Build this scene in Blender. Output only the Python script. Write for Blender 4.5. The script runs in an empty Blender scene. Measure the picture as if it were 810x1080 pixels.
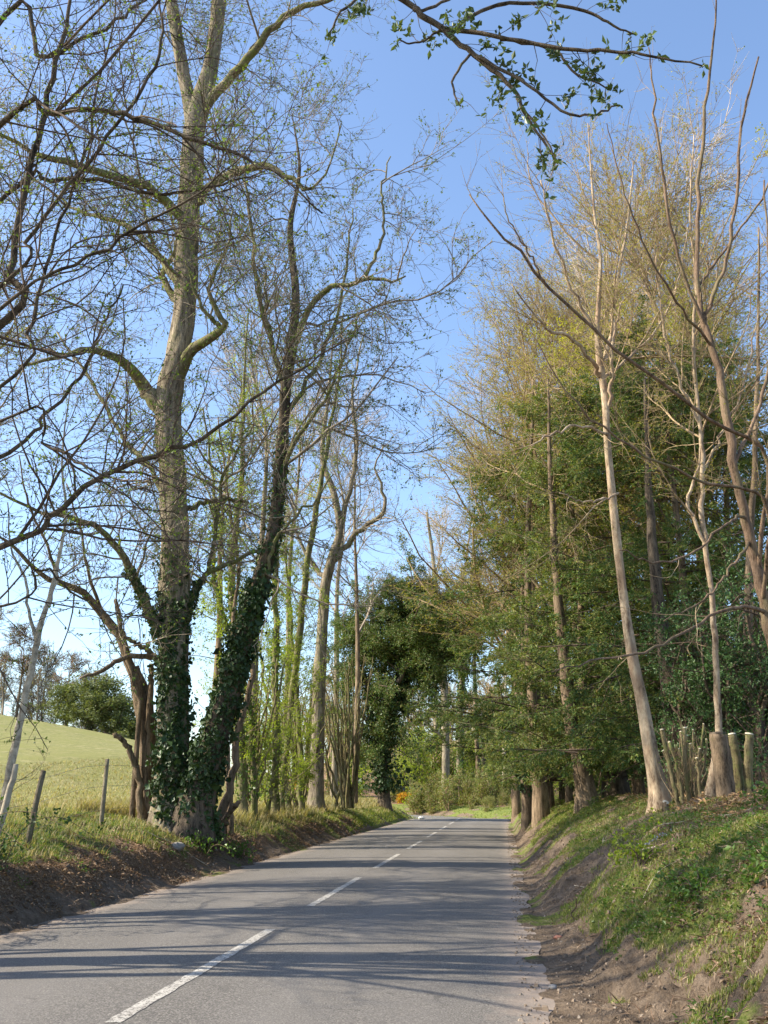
import bpy, math, numpy as np
from mathutils import Vector
rng = np.random.default_rng(11)
R = math.radians
sc = bpy.context.scene
COL = sc.collection

# ---------------------------------------------------------------- camera, sky, sun, exposure
PITCH = R(16.7); FPX = 985.0; EYE = 1.5
cam_d = bpy.data.cameras.new("camera"); cam = bpy.data.objects.new("camera", cam_d); COL.objects.link(cam)
cam.location = (0, 0, EYE); cam.rotation_euler = (math.pi/2 + PITCH, 0, 0)
cam_d.sensor_fit = 'VERTICAL'; cam_d.sensor_height = 36.0; cam_d.lens = 36.0*FPX/1080.0
cam_d.clip_start = 0.05; cam_d.clip_end = 2000
sc.camera = cam
SUN_EL = R(38); SUN_K = 0.08                       # sun from the left, a little behind the camera
sdir = Vector((-1, -SUN_K, 0)).normalized()*math.cos(SUN_EL); sdir.z = math.sin(SUN_EL)
W = bpy.data.worlds.new("World"); sc.world = W; W.use_nodes = True
wn = W.node_tree.nodes; wl = W.node_tree.links
sky = wn.new("ShaderNodeTexSky"); sky.sky_type = 'NISHITA'; sky.sun_disc = False
sky.sun_elevation = SUN_EL; sky.sun_rotation = math.atan2(sdir.x, sdir.y)
sky.air_density = 1.0; sky.dust_density = 1.2; sky.ozone_density = 3.0; sky.altitude = 50
bg = wn["Background"]; wl.new(sky.outputs[0], bg.inputs[0]); bg.inputs[1].default_value = 0.15
sd = bpy.data.lights.new("sun", 'SUN'); sd.energy = 4.4; sd.angle = R(0.53); sd.color = (1.0, 0.91, 0.75)
so = bpy.data.objects.new("sun", sd); COL.objects.link(so)
so.rotation_euler = sdir.to_track_quat('Z', 'Y').to_euler(); so.location = (-20, -10, 30)
sc.view_settings.view_transform = 'Standard'; sc.view_settings.look = 'None'
sc.view_settings.exposure = 1.15; sc.view_settings.gamma = 1.0
try: sc.view_settings.use_curve_mapping = False
except Exception: pass
sc.render.engine = 'CYCLES'
sc.cycles.max_bounces = 5; sc.cycles.diffuse_bounces = 3; sc.cycles.transmission_bounces = 2
sc.cycles.transparent_max_bounces = 8

# ---------------------------------------------------------------- helpers
def P(px, py, d):
    """point at forward distance d (m) seen at photograph pixel px,py"""
    u = (px-405)/FPX; w = (540-py)/FPX
    dy = math.cos(PITCH)-w*math.sin(PITCH); dz = math.sin(PITCH)+w*math.cos(PITCH)
    s = d/dy
    return np.array([u*s, d, EYE+dz*s])
def hsh(ix, iy, seed):
    n = (ix*374761393 + iy*668265263 + seed*1274126177) & 0x7fffffff
    n = ((n ^ (n >> 13))*1274126177) & 0x7fffffff
    return ((n ^ (n >> 16)) & 0xffff)/65535.0
def noise(x, y, s=1.0, seed=0):
    x = np.asarray(x, float)/s; y = np.asarray(y, float)/s
    ix = np.floor(x).astype(np.int64); iy = np.floor(y).astype(np.int64)
    fx = x-ix; fy = y-iy; fx = fx*fx*(3-2*fx); fy = fy*fy*(3-2*fy)
    a = hsh(ix, iy, seed); b = hsh(ix+1, iy, seed); c = hsh(ix, iy+1, seed); d = hsh(ix+1, iy+1, seed)
    return (a*(1-fx)+b*fx)*(1-fy)+(c*(1-fx)+d*fx)*fy - 0.5
def fbm(x, y, s, seed=0, o=4):
    v = 0; a = 1
    for k in range(o): v = v+a*noise(x, y, s/2**k, seed+k*17); a *= .5
    return v
def sm(v): v = np.clip(v, 0, 1); return v*v*(3-2*v)
HW = 2.95
def cx(y): y = np.asarray(y, float); return -2.65+.123*y-.014*np.clip(y-60, 0, 60)**2
def roadz(y): y = np.asarray(y, float); return np.maximum(-.01*np.clip(y-57, 0, 99)**2, -.35)
def ground(x, y):
    x = np.asarray(x, float); y = np.asarray(y, float)
    t = x-cx(y); l = -t-HW; r = t-HW
    wob = fbm(x*0, y, 4.1, 5, 4)*.34
    zl = np.interp(l+wob*.7, [-.1, .03, .3, .75, 1.4, 2.2, 4.5, 8], [-.01, .015, .16, .5, .72, .86, 1.15, 1.22])
    foot = np.interp(y, [0, 6, 14, 30], [.9, .75, .3, .1])
    rr = r+wob-foot
    zr_ = np.interp(rr, [-2, -.1, .1, .5, 1.0, 1.7, 2.5, 4, 9, 40], [-.0, .03, .12, .45, .8, 1.12, 1.34, 1.5, 1.75, 3.0])
    zr_ = zr_*np.where(r > 0, sm(r/.25)*.9+.1, 0)
    zr_ = np.where(r < 0, -.05, zr_)*np.interp(y, [0, 50, 66], [1, 1, .55])
    near = np.interp(y, [0, 15, 45], [1, .8, .35])
    rough = fbm(x, y, .7, 3, 4)*.17*near + fbm(x, y, .17, 9, 3)*.09*near
    z = np.where(t < 0, zl+rough*sm((l-.05)/.5)*np.interp(l, [0, 3, 6], [1, .6, .3]),
                 zr_+rough*1.4*sm((r-.05)/.6)*np.interp(rr, [0, 2.5, 6], [1.1, .7, .6]))
    # pasture hill on the left
    H = 2.8+np.clip(-7-x, -8, 60)*.164
    fw = sm((l-4)/14)
    z = z+fw*sm((y-10)/84)*H*np.where(y < 60, 1, 1) + fw*fbm(x, y, 22, 31, 2)*.35*sm((y-8)/30)
    z = z-fw*np.clip(y-96, 0, 60)*.03
    # wooded hillside beyond the bend
    hb = sm((y-105)/110)*11*sm((x+30)/30)
    z = z+hb
    core = np.abs(t) < HW+.02
    edge_ = -.014+sm((np.abs(t)-(HW-.34))/.3)*.026*np.clip(.6+2.2*fbm(x, y, .5, 15, 3), 0, 1.6)
    z = np.where(core, np.where(np.abs(t) < HW-.36, -.07, edge_), np.maximum(z, -.01+0*z))
    return z+roadz(y)*np.where(y < 110, 1, 1)
def gz(x, y): return float(ground(np.array([x]), np.array([y]))[0])

class Geo:
    def __init__(s): s.V = []; s.F = []; s.M = []; s.S = []; s.n = 0
    def add(s, v, f, m=0, smooth=True):
        if len(f) == 0: return s
        s.V.append(np.asarray(v, np.float32)); s.F.append(np.asarray(f, np.int64)+s.n)
        s.M.append(np.full(len(f), m, np.int32)); s.S.append(np.full(len(f), smooth)); s.n += len(v); return s
    def build(s, name, mats, parent=None, colattr=None, origin=None):
        v = np.concatenate(s.V); f = np.concatenate(s.F)
        me = bpy.data.meshes.new(name)
        if origin is not None: v = v-np.asarray(origin, np.float32)
        me.vertices.add(len(v)); me.vertices.foreach_set('co', v.astype(np.float32).ravel())
        me.loops.add(f.size); me.loops.foreach_set('vertex_index', f.ravel().astype(np.int32))
        me.polygons.add(len(f)); me.polygons.foreach_set('loop_start', np.arange(0, f.size, 4, dtype=np.int32))
        me.polygons.foreach_set('loop_total', np.full(len(f), 4, np.int32))
        me.polygons.foreach_set('material_index', np.concatenate(s.M))
        me.polygons.foreach_set('use_smooth', np.concatenate(s.S))
        for m in (mats if isinstance(mats, (list, tuple)) else [mats]): me.materials.append(m)
        if colattr is not None:
            a = me.color_attributes.new('mask', 'FLOAT_COLOR', 'POINT'); a.data.foreach_set('color', colattr.astype(np.float32).ravel())
        me.update(calc_edges=True)
        o = bpy.data.objects.new(name, me); COL.objects.link(o)
        if parent: o.parent = parent
        elif origin is not None: o.location = origin
        return o
def tag(o, label=None, cat=None, group=None, kind=None):
    if label: o['label'] = label
    if cat: o['category'] = cat
    if group: o['group'] = group
    if kind: o['kind'] = kind
    return o
def empty(name, loc, label, cat, group=None):
    o = bpy.data.objects.new(name, None); COL.objects.link(o); o.location = loc; o.empty_display_size = .3
    return tag(o, label, cat, group)
def copy_tree(src, loc, rz, s, label, group=None):
    c = src.copy(); COL.objects.link(c); c.location = loc; c.rotation_euler = (0, 0, rz); c.scale = s if isinstance(s, tuple) else (s, s, s)
    c['label'] = label
    if group: c['group'] = group
    for ch in KIDS[src.name]:
        k = ch.copy(); COL.objects.link(k); k.parent = c
    return c
KIDS = {}

def norm(v): return v/np.maximum(np.linalg.norm(v, axis=-1, keepdims=True), 1e-9)
def tubes(pts, rad, sides, rough=0.0, cap=True):
    """pts (M,Q,3), rad (M,Q) -> verts, quads"""
    M, Q, _ = pts.shape
    tan = np.empty_like(pts); tan[:, 1:-1] = pts[:, 2:]-pts[:, :-2]; tan[:, 0] = pts[:, 1]-pts[:, 0]; tan[:, -1] = pts[:, -1]-pts[:, -2]
    tan = norm(tan); ov = norm(pts[:, -1]-pts[:, 0])
    ref = np.zeros((M, 3)); ref[np.arange(M), np.argmin(np.abs(ov), axis=1)] = 1
    a = norm(np.cross(tan, ref[:, None, :])); b = np.cross(tan, a)
    th = np.arange(sides)*2*np.pi/sides
    rr = rad[:, :, None]*np.ones(sides)
    if rough > 0:
        ln = np.concatenate([np.zeros((M, 1)), np.cumsum(np.linalg.norm(np.diff(pts, axis=1), axis=2), axis=1)], axis=1)
        R0 = rng.uniform(0, 50, M)[:, None, None]
        n = fbm(np.cos(th)[None, None, :]*1.5+ln[:, :, None]*.9+R0, np.sin(th)[None, None, :]*1.5+ln[:, :, None]*.35, 1.0, 77, 4)
        rr = rr*(1+rough*n)
    v = pts[:, :, None, :]+rr[..., None]*(np.cos(th)[:, None]*a[:, :, None, :]+np.sin(th)[:, None]*b[:, :, None, :])
    v = v.reshape(-1, 3)
    i = np.arange(M)[:, None, None]*Q*sides; j = np.arange(Q-1)[None, :, None]*sides; k = np.arange(sides)[None, None, :]
    k2 = (k+1) % sides
    f = np.stack([i+j+k, i+j+k2, i+j+sides+k2, i+j+sides+k], axis=-1).reshape(-1, 4)
    if cap and sides >= 6:
        cv = pts[:, -1]+tan[:, -1]*rad[:, -1:]*.15; n0 = len(v); v = np.concatenate([v, cv])
        base = (np.arange(M)*Q*sides+(Q-1)*sides)[:, None]; kk = np.arange(0, sides, 2)[None, :]
        f2 = np.stack([base+kk, base+(kk+1) % sides, base+(kk+2) % sides, np.broadcast_to((n0+np.arange(M))[:, None], (M, kk.shape[1]))], axis=-1).reshape(-1, 4)
        f = np.concatenate([f, f2])
    return v, f
def spline(ctrl, n):
    """ctrl (K,4): x,y,z,r  catmull-rom"""
    c = np.asarray(ctrl, float); K = len(c)
    c = np.concatenate([[2*c[0]-c[1]], c, [2*c[-1]-c[-2]]])
    t = np.linspace(0, K-1-1e-6, n); i = t.astype(int); f = (t-i)[:, None]
    p0, p1, p2, p3 = c[i], c[i+1], c[i+2], c[i+3]
    o = .5*((2*p1)+(-p0+p2)*f+(2*p0-5*p1+4*p2-p3)*f*f+(-p0+3*p1-3*p2+p3)*f**3)
    o[:, 3] = np.maximum(o[:, 3], .003)
    return o
def px_limb(l, d0=None, n=24, jit=0.0, k=1.0):
    jit = jit*1.35
    """l: list of (px,py,d,width_px)"""
    c = []
    for q in l:
        p = P(q[0], q[1], q[2]); dist = math.hypot(p[1], p[2]-EYE)
        c.append([*p, q[3]/2/FPX*dist*.84*k])
    s = spline(c, n)
    if jit: s[1:-1, :3] += rng.normal(0, jit, (n-2, 3))
    return s
def children(pts, rad, dens, t0, L, ang, Q, wob, up, rr, fall=.6, rmin=.003, jl=.35, angsd=10, kmin=0, flat=0, bias=None):
    M, PQ, _ = pts.shape
    seg = np.linalg.norm(np.diff(pts, axis=1), axis=2).sum(1)
    k = np.maximum(rng.poisson(dens*seg*(1-t0)), kmin)
    idx = np.repeat(np.arange(M), k); N = len(idx)
    if N == 0: return np.zeros((0, Q, 3)), np.zeros((0, Q))
    t = rng.uniform(t0, 1, N); s = t*(PQ-1); i = np.minimum(s.astype(int), PQ-2); f = (s-i)[:, None]
    pos = pts[idx, i]*(1-f)+pts[idx, i+1]*f
    pr = rad[idx, i]*(1-f[:, 0])+rad[idx, i+1]*f[:, 0]
    tan = norm(pts[idx, i+1]-pts[idx, i])
    q = rng.normal(size=(N, 3))
    if flat: q[:, 2] *= (1-flat)
    perp = norm(np.cross(tan, np.cross(q, tan)))
    a = np.radians(rng.normal(ang, angsd, N))[:, None]
    d = norm(np.cos(a)*tan+np.sin(a)*perp)
    if bias is not None: d = norm(d+np.asarray(bias))
    ln = L*(1-fall*t)*np.exp(rng.normal(0, jl, N))
    out = np.empty((N, Q, 3)); out[:, 0] = pos; p = pos.copy()
    for j in range(1, Q):
        d = d+rng.normal(0, wob, (N, 3)); d[:, 2] += up; d = norm(d)
        p = p+d*(ln/(Q-1))[:, None]; out[:, j] = p
    r0 = np.clip(ln*rr, rmin, np.maximum(pr*.8, rmin))
    return out, r0[:, None]*np.linspace(1, .3, Q)[None, :]
def leaf_quads(pos, d, L, Wd, normal=None, fold=.15):
    N = len(pos); d = norm(d)
    if normal is None: normal = rng.normal(size=(N, 3))
    s = norm(np.cross(d, normal)); n = np.cross(s, d)
    L = np.broadcast_to(L, (N,))[:, None]; Wd = np.broadcast_to(Wd, (N,))[:, None]
    v = np.stack([pos, pos+d*L*.5+s*Wd*.5+n*fold*Wd, pos+d*L-n*L*.1, pos+d*L*.5-s*Wd*.5+n*fold*Wd], axis=1).reshape(-1, 3)
    return v, np.arange(N*4).reshape(N, 4)
def leaves_on(pts, per, L, Wd, spread=.01, t0=.1, droop=0.0, alongtan=.7, flatn=None, keep=1.0):
    M, Q, _ = pts.shape
    if M == 0: return np.zeros((0, 3)), np.zeros((0, 4), int)
    idx = np.repeat(np.arange(M), rng.poisson(per, M)); N = len(idx)
    t = rng.uniform(t0, 1, N); s = t*(Q-1); i = np.minimum(s.astype(int), Q-2); f = (s-i)[:, None]
    pos = pts[idx, i]*(1-f)+pts[idx, i+1]*f+rng.normal(0, spread, (N, 3))
    tan = norm(pts[idx, i+1]-pts[idx, i])
    d = tan*alongtan+rng.normal(0, .6, (N, 3)); d[:, 2] -= droop
    nm = rng.normal(size=(N, 3))
    if flatn: nm[:, 2] += flatn
    sc_ = rng.uniform(.6, 1.25, N)
    return leaf_quads(pos, d, L*sc_, Wd*sc_, nm)
def ivy_on(s, n, size=.075, off=.07, clump=1.0, sector=None):
    """s: (Q,4) spline piece; ivy leaves clinging round it"""
    Q = len(s); t = rng.uniform(0, Q-1.001, n); i = t.astype(int); f = (t-i)[:, None]
    c = s[i]*(1-f)+s[i+1]*f; tan = norm(s[i+1, :3]-s[i, :3])
    th = rng.uniform(0, 2*np.pi, n)
    if sector: th = rng.normal(sector[0], sector[1], n)
    a = norm(np.cross(tan, [.3, .2, 1.0]) + 1e-4) if abs(tan[0, 2]) < .5 else norm(np.cross(tan, [0, 1.0, .0]))
    b = np.cross(tan, a); rad = np.cos(th)[:, None]*a+np.sin(th)[:, None]*b
    cl = np.clip(fbm(th*2.0+i*.3, t*1.3, 1.2, 5, 3)*1.5+.45, 0.03, 1.6)**1.5*1.3
    p = c[:, :3]+rad*(c[:, 3:4]+(off*cl*rng.uniform(.2, 1.6, n)*clump)[:, None])
    nm = rad+rng.normal(0, .45, (n, 3)); d = rng.normal(0, .7, (n, 3)); d[:, 2] -= .6
    sc_ = .45+rng.gamma(2.2, .2, n)
    return leaf_quads(p, d, size*sc_, size*.9*sc_, nm, .12)

# ---------------------------------------------------------------- materials
def mat(name):
    m = bpy.data.materials.new(name); m.use_nodes = True
    n = m.node_tree.nodes; l = m.node_tree.links; b = n["Principled BSDF"]
    return m, n, l, b
def ramp(n, l, src, stops):
    r = n.new("ShaderNodeValToRGB"); e = r.color_ramp.elements
    while len(e) < len(stops): e.new(.5)
    for k, (p_, c) in enumerate(stops): e[k].position = p_; e[k].color = (*c, 1)
    l.new(src, r.inputs[0]); return r.outputs[0]
def nz(n, l, scale, detail=4, vec=None, rough=.55, vs=None):
    t = n.new("ShaderNodeTexNoise"); t.inputs['Scale'].default_value = scale; t.inputs['Detail'].default_value = detail; t.inputs['Roughness'].default_value = rough
    if vec is None:
        tc = n.new("ShaderNodeTexCoord"); vec = tc.outputs['Object']
    if vs:
        mp = n.new("ShaderNodeMapping"); mp.inputs['Scale'].default_value = vs; l.new(vec, mp.inputs[0]); vec = mp.outputs[0]
    l.new(vec, t.inputs['Vector']); return t.outputs['Fac']
def mix(n, l, fac, a, b, mode='MIX'):
    m = n.new("ShaderNodeMix"); m.data_type = 'RGBA'; m.blend_type = mode
    for sock, v in ((m.inputs[0], fac), (m.inputs[6], a), (m.inputs[7], b)):
        if isinstance(v, (int, float)): sock.default_value = v
        elif isinstance(v, tuple): sock.default_value = (*v, 1)
        else: l.new(v, sock)
    return m.outputs[2]
def mth(n, l, op, a, b=None, clamp=False):
    m = n.new("ShaderNodeMath"); m.operation = op; m.use_clamp = clamp
    for k, v in enumerate((a, b)):
        if v is None: continue
        if isinstance(v, (int, float)): m.inputs[k].default_value = v
        else: l.new(v, m.inputs[k])
    return m.outputs[0]
def bump(n, l, b, h, strength, dist):
    bp = n.new("ShaderNodeBump"); bp.inputs['Strength'].default_value = strength; bp.inputs['Distance'].default_value = dist
    l.new(h, bp.inputs['Height']); l.new(bp.outputs[0], b.inputs['Normal'])
def bark(name, c1, c2, c3=None, moss=None, mossamt=.5, scale=14, ridge=.18, bs=.9, bd=.04):
    m, n, l, b = mat(name)
    a = nz(n, l, scale, 7, vs=(1, 1, ridge), rough=.72); big = nz(n, l, 1.3, 5, vs=(1, 1, .5)); fine = nz(n, l, scale*4, 4, vs=(1, 1, .4), rough=.7)
    a2 = mth(n, l, 'ADD', mth(n, l, 'MULTIPLY', a, .7), mth(n, l, 'MULTIPLY', fine, .3))
    col = ramp(n, l, a2, [(.40, tuple(x*.7 for x in c1)), (.48, tuple((x+y)/2 for x, y in zip(c1, c2))), (.56, c2), (.66, tuple(min(1, x*1.25) for x in c2))])
    col = mix(n, l, 1.0, col, ramp(n, l, big, [(.35, (.62, .60, .56)), (.62, (1.1, 1.08, 1.05))]), 'MULTIPLY')
    if c3: col = mix(n, l, ramp(n, l, nz(n, l, 2.3, 6, vs=(1, 1, .35), rough=.7), [(.5, (0, 0, 0)), (.62, (.75, .75, .75))]), col, c3)
    if moss:
        k = nz(n, l, 4.1, 6, rough=.7)
        col = mix(n, l, ramp(n, l, k, [(mossamt, (0, 0, 0)), (mossamt+.14, (.8, .8, .8))]), col, moss)
    l.new(col, b.inputs['Base Color']); b.inputs['Roughness'].default_value = .95
    b.inputs['Specular IOR Level'].default_value = .15
    bump(n, l, b, a2, bs, bd); return m
def foliage(name, cols, trans=.35, rough=.55, clump=None):
    """colour varies leaf by leaf; thin leaves let light through"""
    m, n, l, b = mat(name)
    g = n.new("ShaderNodeNewGeometry")
    k = len(cols); col = ramp(n, l, g.outputs['Random Per Island'], [(i/(k-1) if k > 1 else 0, c) for i, c in enumerate(cols)])
    big = nz(n, l, 1.1 if clump is None else clump, 3)
    hs = n.new("ShaderNodeHueSaturation"); l.new(col, hs.inputs['Color'])
    mr = n.new("ShaderNodeMapRange"); mr.inputs[1].default_value = .3; mr.inputs[2].default_value = .7; mr.inputs[3].default_value = .75; mr.inputs[4].default_value = 1.3
    l.new(big, mr.inputs[0]); l.new(mr.outputs[0], hs.inputs['Value']); col = hs.outputs[0]
    l.new(col, b.inputs['Base Color']); b.inputs['Roughness'].default_value = rough; b.inputs['Specular IOR Level'].default_value = .35
    if trans > 0:
        tr = n.new("ShaderNodeBsdfTranslucent")
        tc = mix(n, l, 1.0, col, (1.5, 1.45, .6), 'MULTIPLY'); l.new(tc, tr.inputs[0])
        mx = n.new("ShaderNodeMixShader"); mx.inputs[0].default_value = trans
        l.new(b.outputs[0], mx.inputs[1]); l.new(tr.outputs[0], mx.inputs[2]); l.new(mx.outputs[0], n["Material Output"].inputs[0])
    return m
M = {}
M['bark_grey'] = bark('bark_grey', (.09, .07, .052), (.34, .285, .21), (.20, .18, .11), (.15, .16, .05), .55)
M['bark_moss'] = bark('bark_moss', (.10, .085, .05), (.27, .24, .15), None, (.15, .17, .04), .46)
M['bark_dark'] = bark('bark_dark', (.05, .04, .032), (.16, .125, .09), None, (.09, .10, .035), .58)
M['bark_brown'] = bark('bark_brown', (.10, .075, .05), (.27, .20, .135), None, (.16, .15, .06), .6)
M['bark_red'] = bark('bark_red', (.11, .075, .05), (.26, .18, .125), (.20, .17, .09))
M['bark_pale'] = bark('bark_pale', (.24, .20, .15), (.52, .46, .36), (.36, .31, .23), None, scale=9, ridge=1.3, bs=.4, bd=.015)
M['bark_birch'] = bark('bark_birch', (.22, .15, .10), (.50, .40, .28), (.30, .20, .13), (.22, .21, .08), .68, scale=8, ridge=.3, bs=.5, bd=.02)
M['bark_hazel'] = bark('bark_hazel', (.11, .09, .045), (.26, .215, .12), None, (.20, .22, .07), .5, scale=20)
M['twig_grey'] = bark('twig_grey', (.20, .165, .13), (.34, .29, .23), bs=.2)
M['twig_moss'] = bark('twig_moss', (.15, .13, .075), (.27, .245, .14), bs=.2)
M['twig_tan'] = bark('twig_tan', (.27, .19, .11), (.42, .32, .20), bs=.2)
M['twig_pale'] = bark('twig_pale', (.36, .30, .25), (.52, .45, .38), bs=.2)
M['twig_dark'] = bark('twig_dark', (.07, .05, .04), (.16, .12, .09), bs=.2)
M['twig_red'] = bark('twig_red', (.19, .12, .085), (.32, .22, .16), bs=.2)
M['cutwood'] = bark('cutwood', (.62, .52, .36), (.80, .72, .55), bs=.2)
M['post'] = bark('post_wood', (.11, .09, .065), (.27, .235, .17), None, (.2, .21, .1), .6, scale=10, ridge=.15)
M['leaf_bud'] = foliage('leaf_bud', [(.08, .13, .025), (.12, .18, .035), (.17, .22, .05)], .4)
M['leaf_lime'] = foliage('leaf_lime', [(.17, .24, .02), (.24, .31, .035), (.30, .36, .05)], .5)
M['leaf_yellow'] = foliage('leaf_yellow', [(.25, .25, .035), (.34, .32, .05), (.28, .22, .08)], .45)
M['leaf_dark'] = foliage('leaf_dark', [(.035, .07, .015), (.05, .10, .02), (.075, .13, .03)], .3, .4)
M['leaf_fresh'] = foliage('leaf_fresh', [(.06, .12, .02), (.09, .17, .03), (.12, .2, .04)], .4, .4)
M['ivy'] = foliage('ivy', [(.018, .045, .012), (.03, .062, .016), (.05, .09, .025), (.03, .055, .015)], .12, .5)
M['ivy_light'] = foliage('ivy_light', [(.06, .12, .02), (.09, .16, .03), (.13, .2, .04)], .3, .4)
M['conifer'] = foliage('conifer', [(.045, .095, .027), (.085, .15, .035), (.15, .205, .045), (.26, .23, .07)], .25, .55, .5)
M['conifer_light'] = foliage('conifer_light', [(.07, .12, .03), (.12, .17, .04), (.18, .22, .05), (.26, .22, .08)], .3, .55, .5)
M['yew'] = foliage('yew', [(.045, .09, .02), (.08, .14, .03), (.13, .18, .04), (.20, .16, .065)], .22, .5, .6)
M['holly'] = foliage('holly', [(.03, .07, .018), (.045, .10, .025), (.085, .15, .04)], .15, .5)
M['leaf_scrub'] = foliage('leaf_scrub', [(.11, .15, .035), (.17, .21, .045), (.22, .22, .07), (.25, .19, .09)], .35)
M['leaf_gold'] = foliage('leaf_gold', [(.24, .26, .03), (.34, .35, .04), (.42, .38, .05)], .45)
M['leaf_olive'] = foliage('leaf_olive', [(.09, .12, .04), (.14, .17, .055), (.19, .21, .08)], .25)
M['leaf_over'] = foliage('leaf_over', [(.05, .085, .03), (.08, .12, .04), (.11, .15, .05)], .25, .45)
M['gorse'] = foliage('gorse', [(.55, .25, .02), (.62, .36, .02), (.3, .22, .04)], .3)
M['grass'] = foliage('grass', [(.10, .165, .025), (.16, .225, .035), (.23, .265, .06), (.36, .31, .14)], .35, .5, .9)
M['grass_dry'] = foliage('grass_dry', [(.32, .27, .14), (.44, .36, .20), (.22, .24, .08), (.26, .19, .10)], .3, .7)
M['litter'] = foliage('litter', [(.12, .07, .04), (.20, .12, .07), (.28, .18, .11), (.40, .29, .19), (.09, .055, .035), (.16, .10, .06)], .1, .8)
M['chip'] = foliage('chip', [(.40, .24, .11), (.52, .34, .17), (.33, .19, .09)], .1, .8)
M['violet'] = foliage('violet', [(.36, .38, .60), (.5, .5, .72)], .3)

def ground_mat():
    m, n, l, b = mat('earth_and_turf')
    at = n.new("ShaderNodeVertexColor"); at.layer_name = 'mask'
    sp = n.new("ShaderNodeSeparateColor"); l.new(at.outputs[0], sp.inputs[0])
    f = nz(n, l, 7, 7, rough=.7); f2 = nz(n, l, 45, 5, rough=.7); big = nz(n, l, .35, 4)
    dirt = ramp(n, l, f, [(.36, (.085, .058, .038)), (.5, (.185, .135, .095)), (.64, (.31, .235, .17))])
    dirt = mix(n, l, ramp(n, l, f2, [(.4, (0, 0, 0)), (.65, (1, 1, 1))]), dirt, (.22, .165, .115))
    lit = ramp(n, l, f2, [(.3, (.09, .05, .03)), (.48, (.20, .12, .07)), (.6, (.32, .22, .13)), (.75, (.42, .33, .22))])
    gr = ramp(n, l, f2, [(.3, (.09, .12, .025)), (.5, (.16, .195, .045)), (.7, (.28, .26, .10))])
    fld = ramp(n, l, nz(n, l, 2.6, 9, rough=.85, vs=(1, .3, 1)), [(.36, (.17, .185, .055)), (.5, (.28, .265, .10)), (.64, (.42, .37, .18))])
    fld = mix(n, l, ramp(n, l, big, [(.4, (0, 0, 0)), (.65, (1, 1, 1))]), fld, (.27, .265, .085))
    def edge(ch, lo=.42, hi=.58):
        s = mth(n, l, 'ADD', ch, mth(n, l, 'MULTIPLY', mth(n, l, 'SUBTRACT', f, .5), .9))
        return ramp(n, l, s, [(lo, (0, 0, 0)), (hi, (1, 1, 1))])
    c = mix(n, l, edge(sp.outputs[1]), dirt, lit)
    c = mix(n, l, edge(sp.outputs[0]), c, gr)
    c = mix(n, l, edge(sp.outputs[2], .3, .8), c, fld)
    l.new(c, b.inputs['Base Color']); b.inputs['Roughness'].default_value = .95; b.inputs['Specular IOR Level'].default_value = .15
    h = mth(n, l, 'ADD', mth(n, l, 'MULTIPLY', f, 1.0), mth(n, l, 'MULTIPLY', f2, .35))
    bump(n, l, b, h, 1.0, .12); return m
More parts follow.
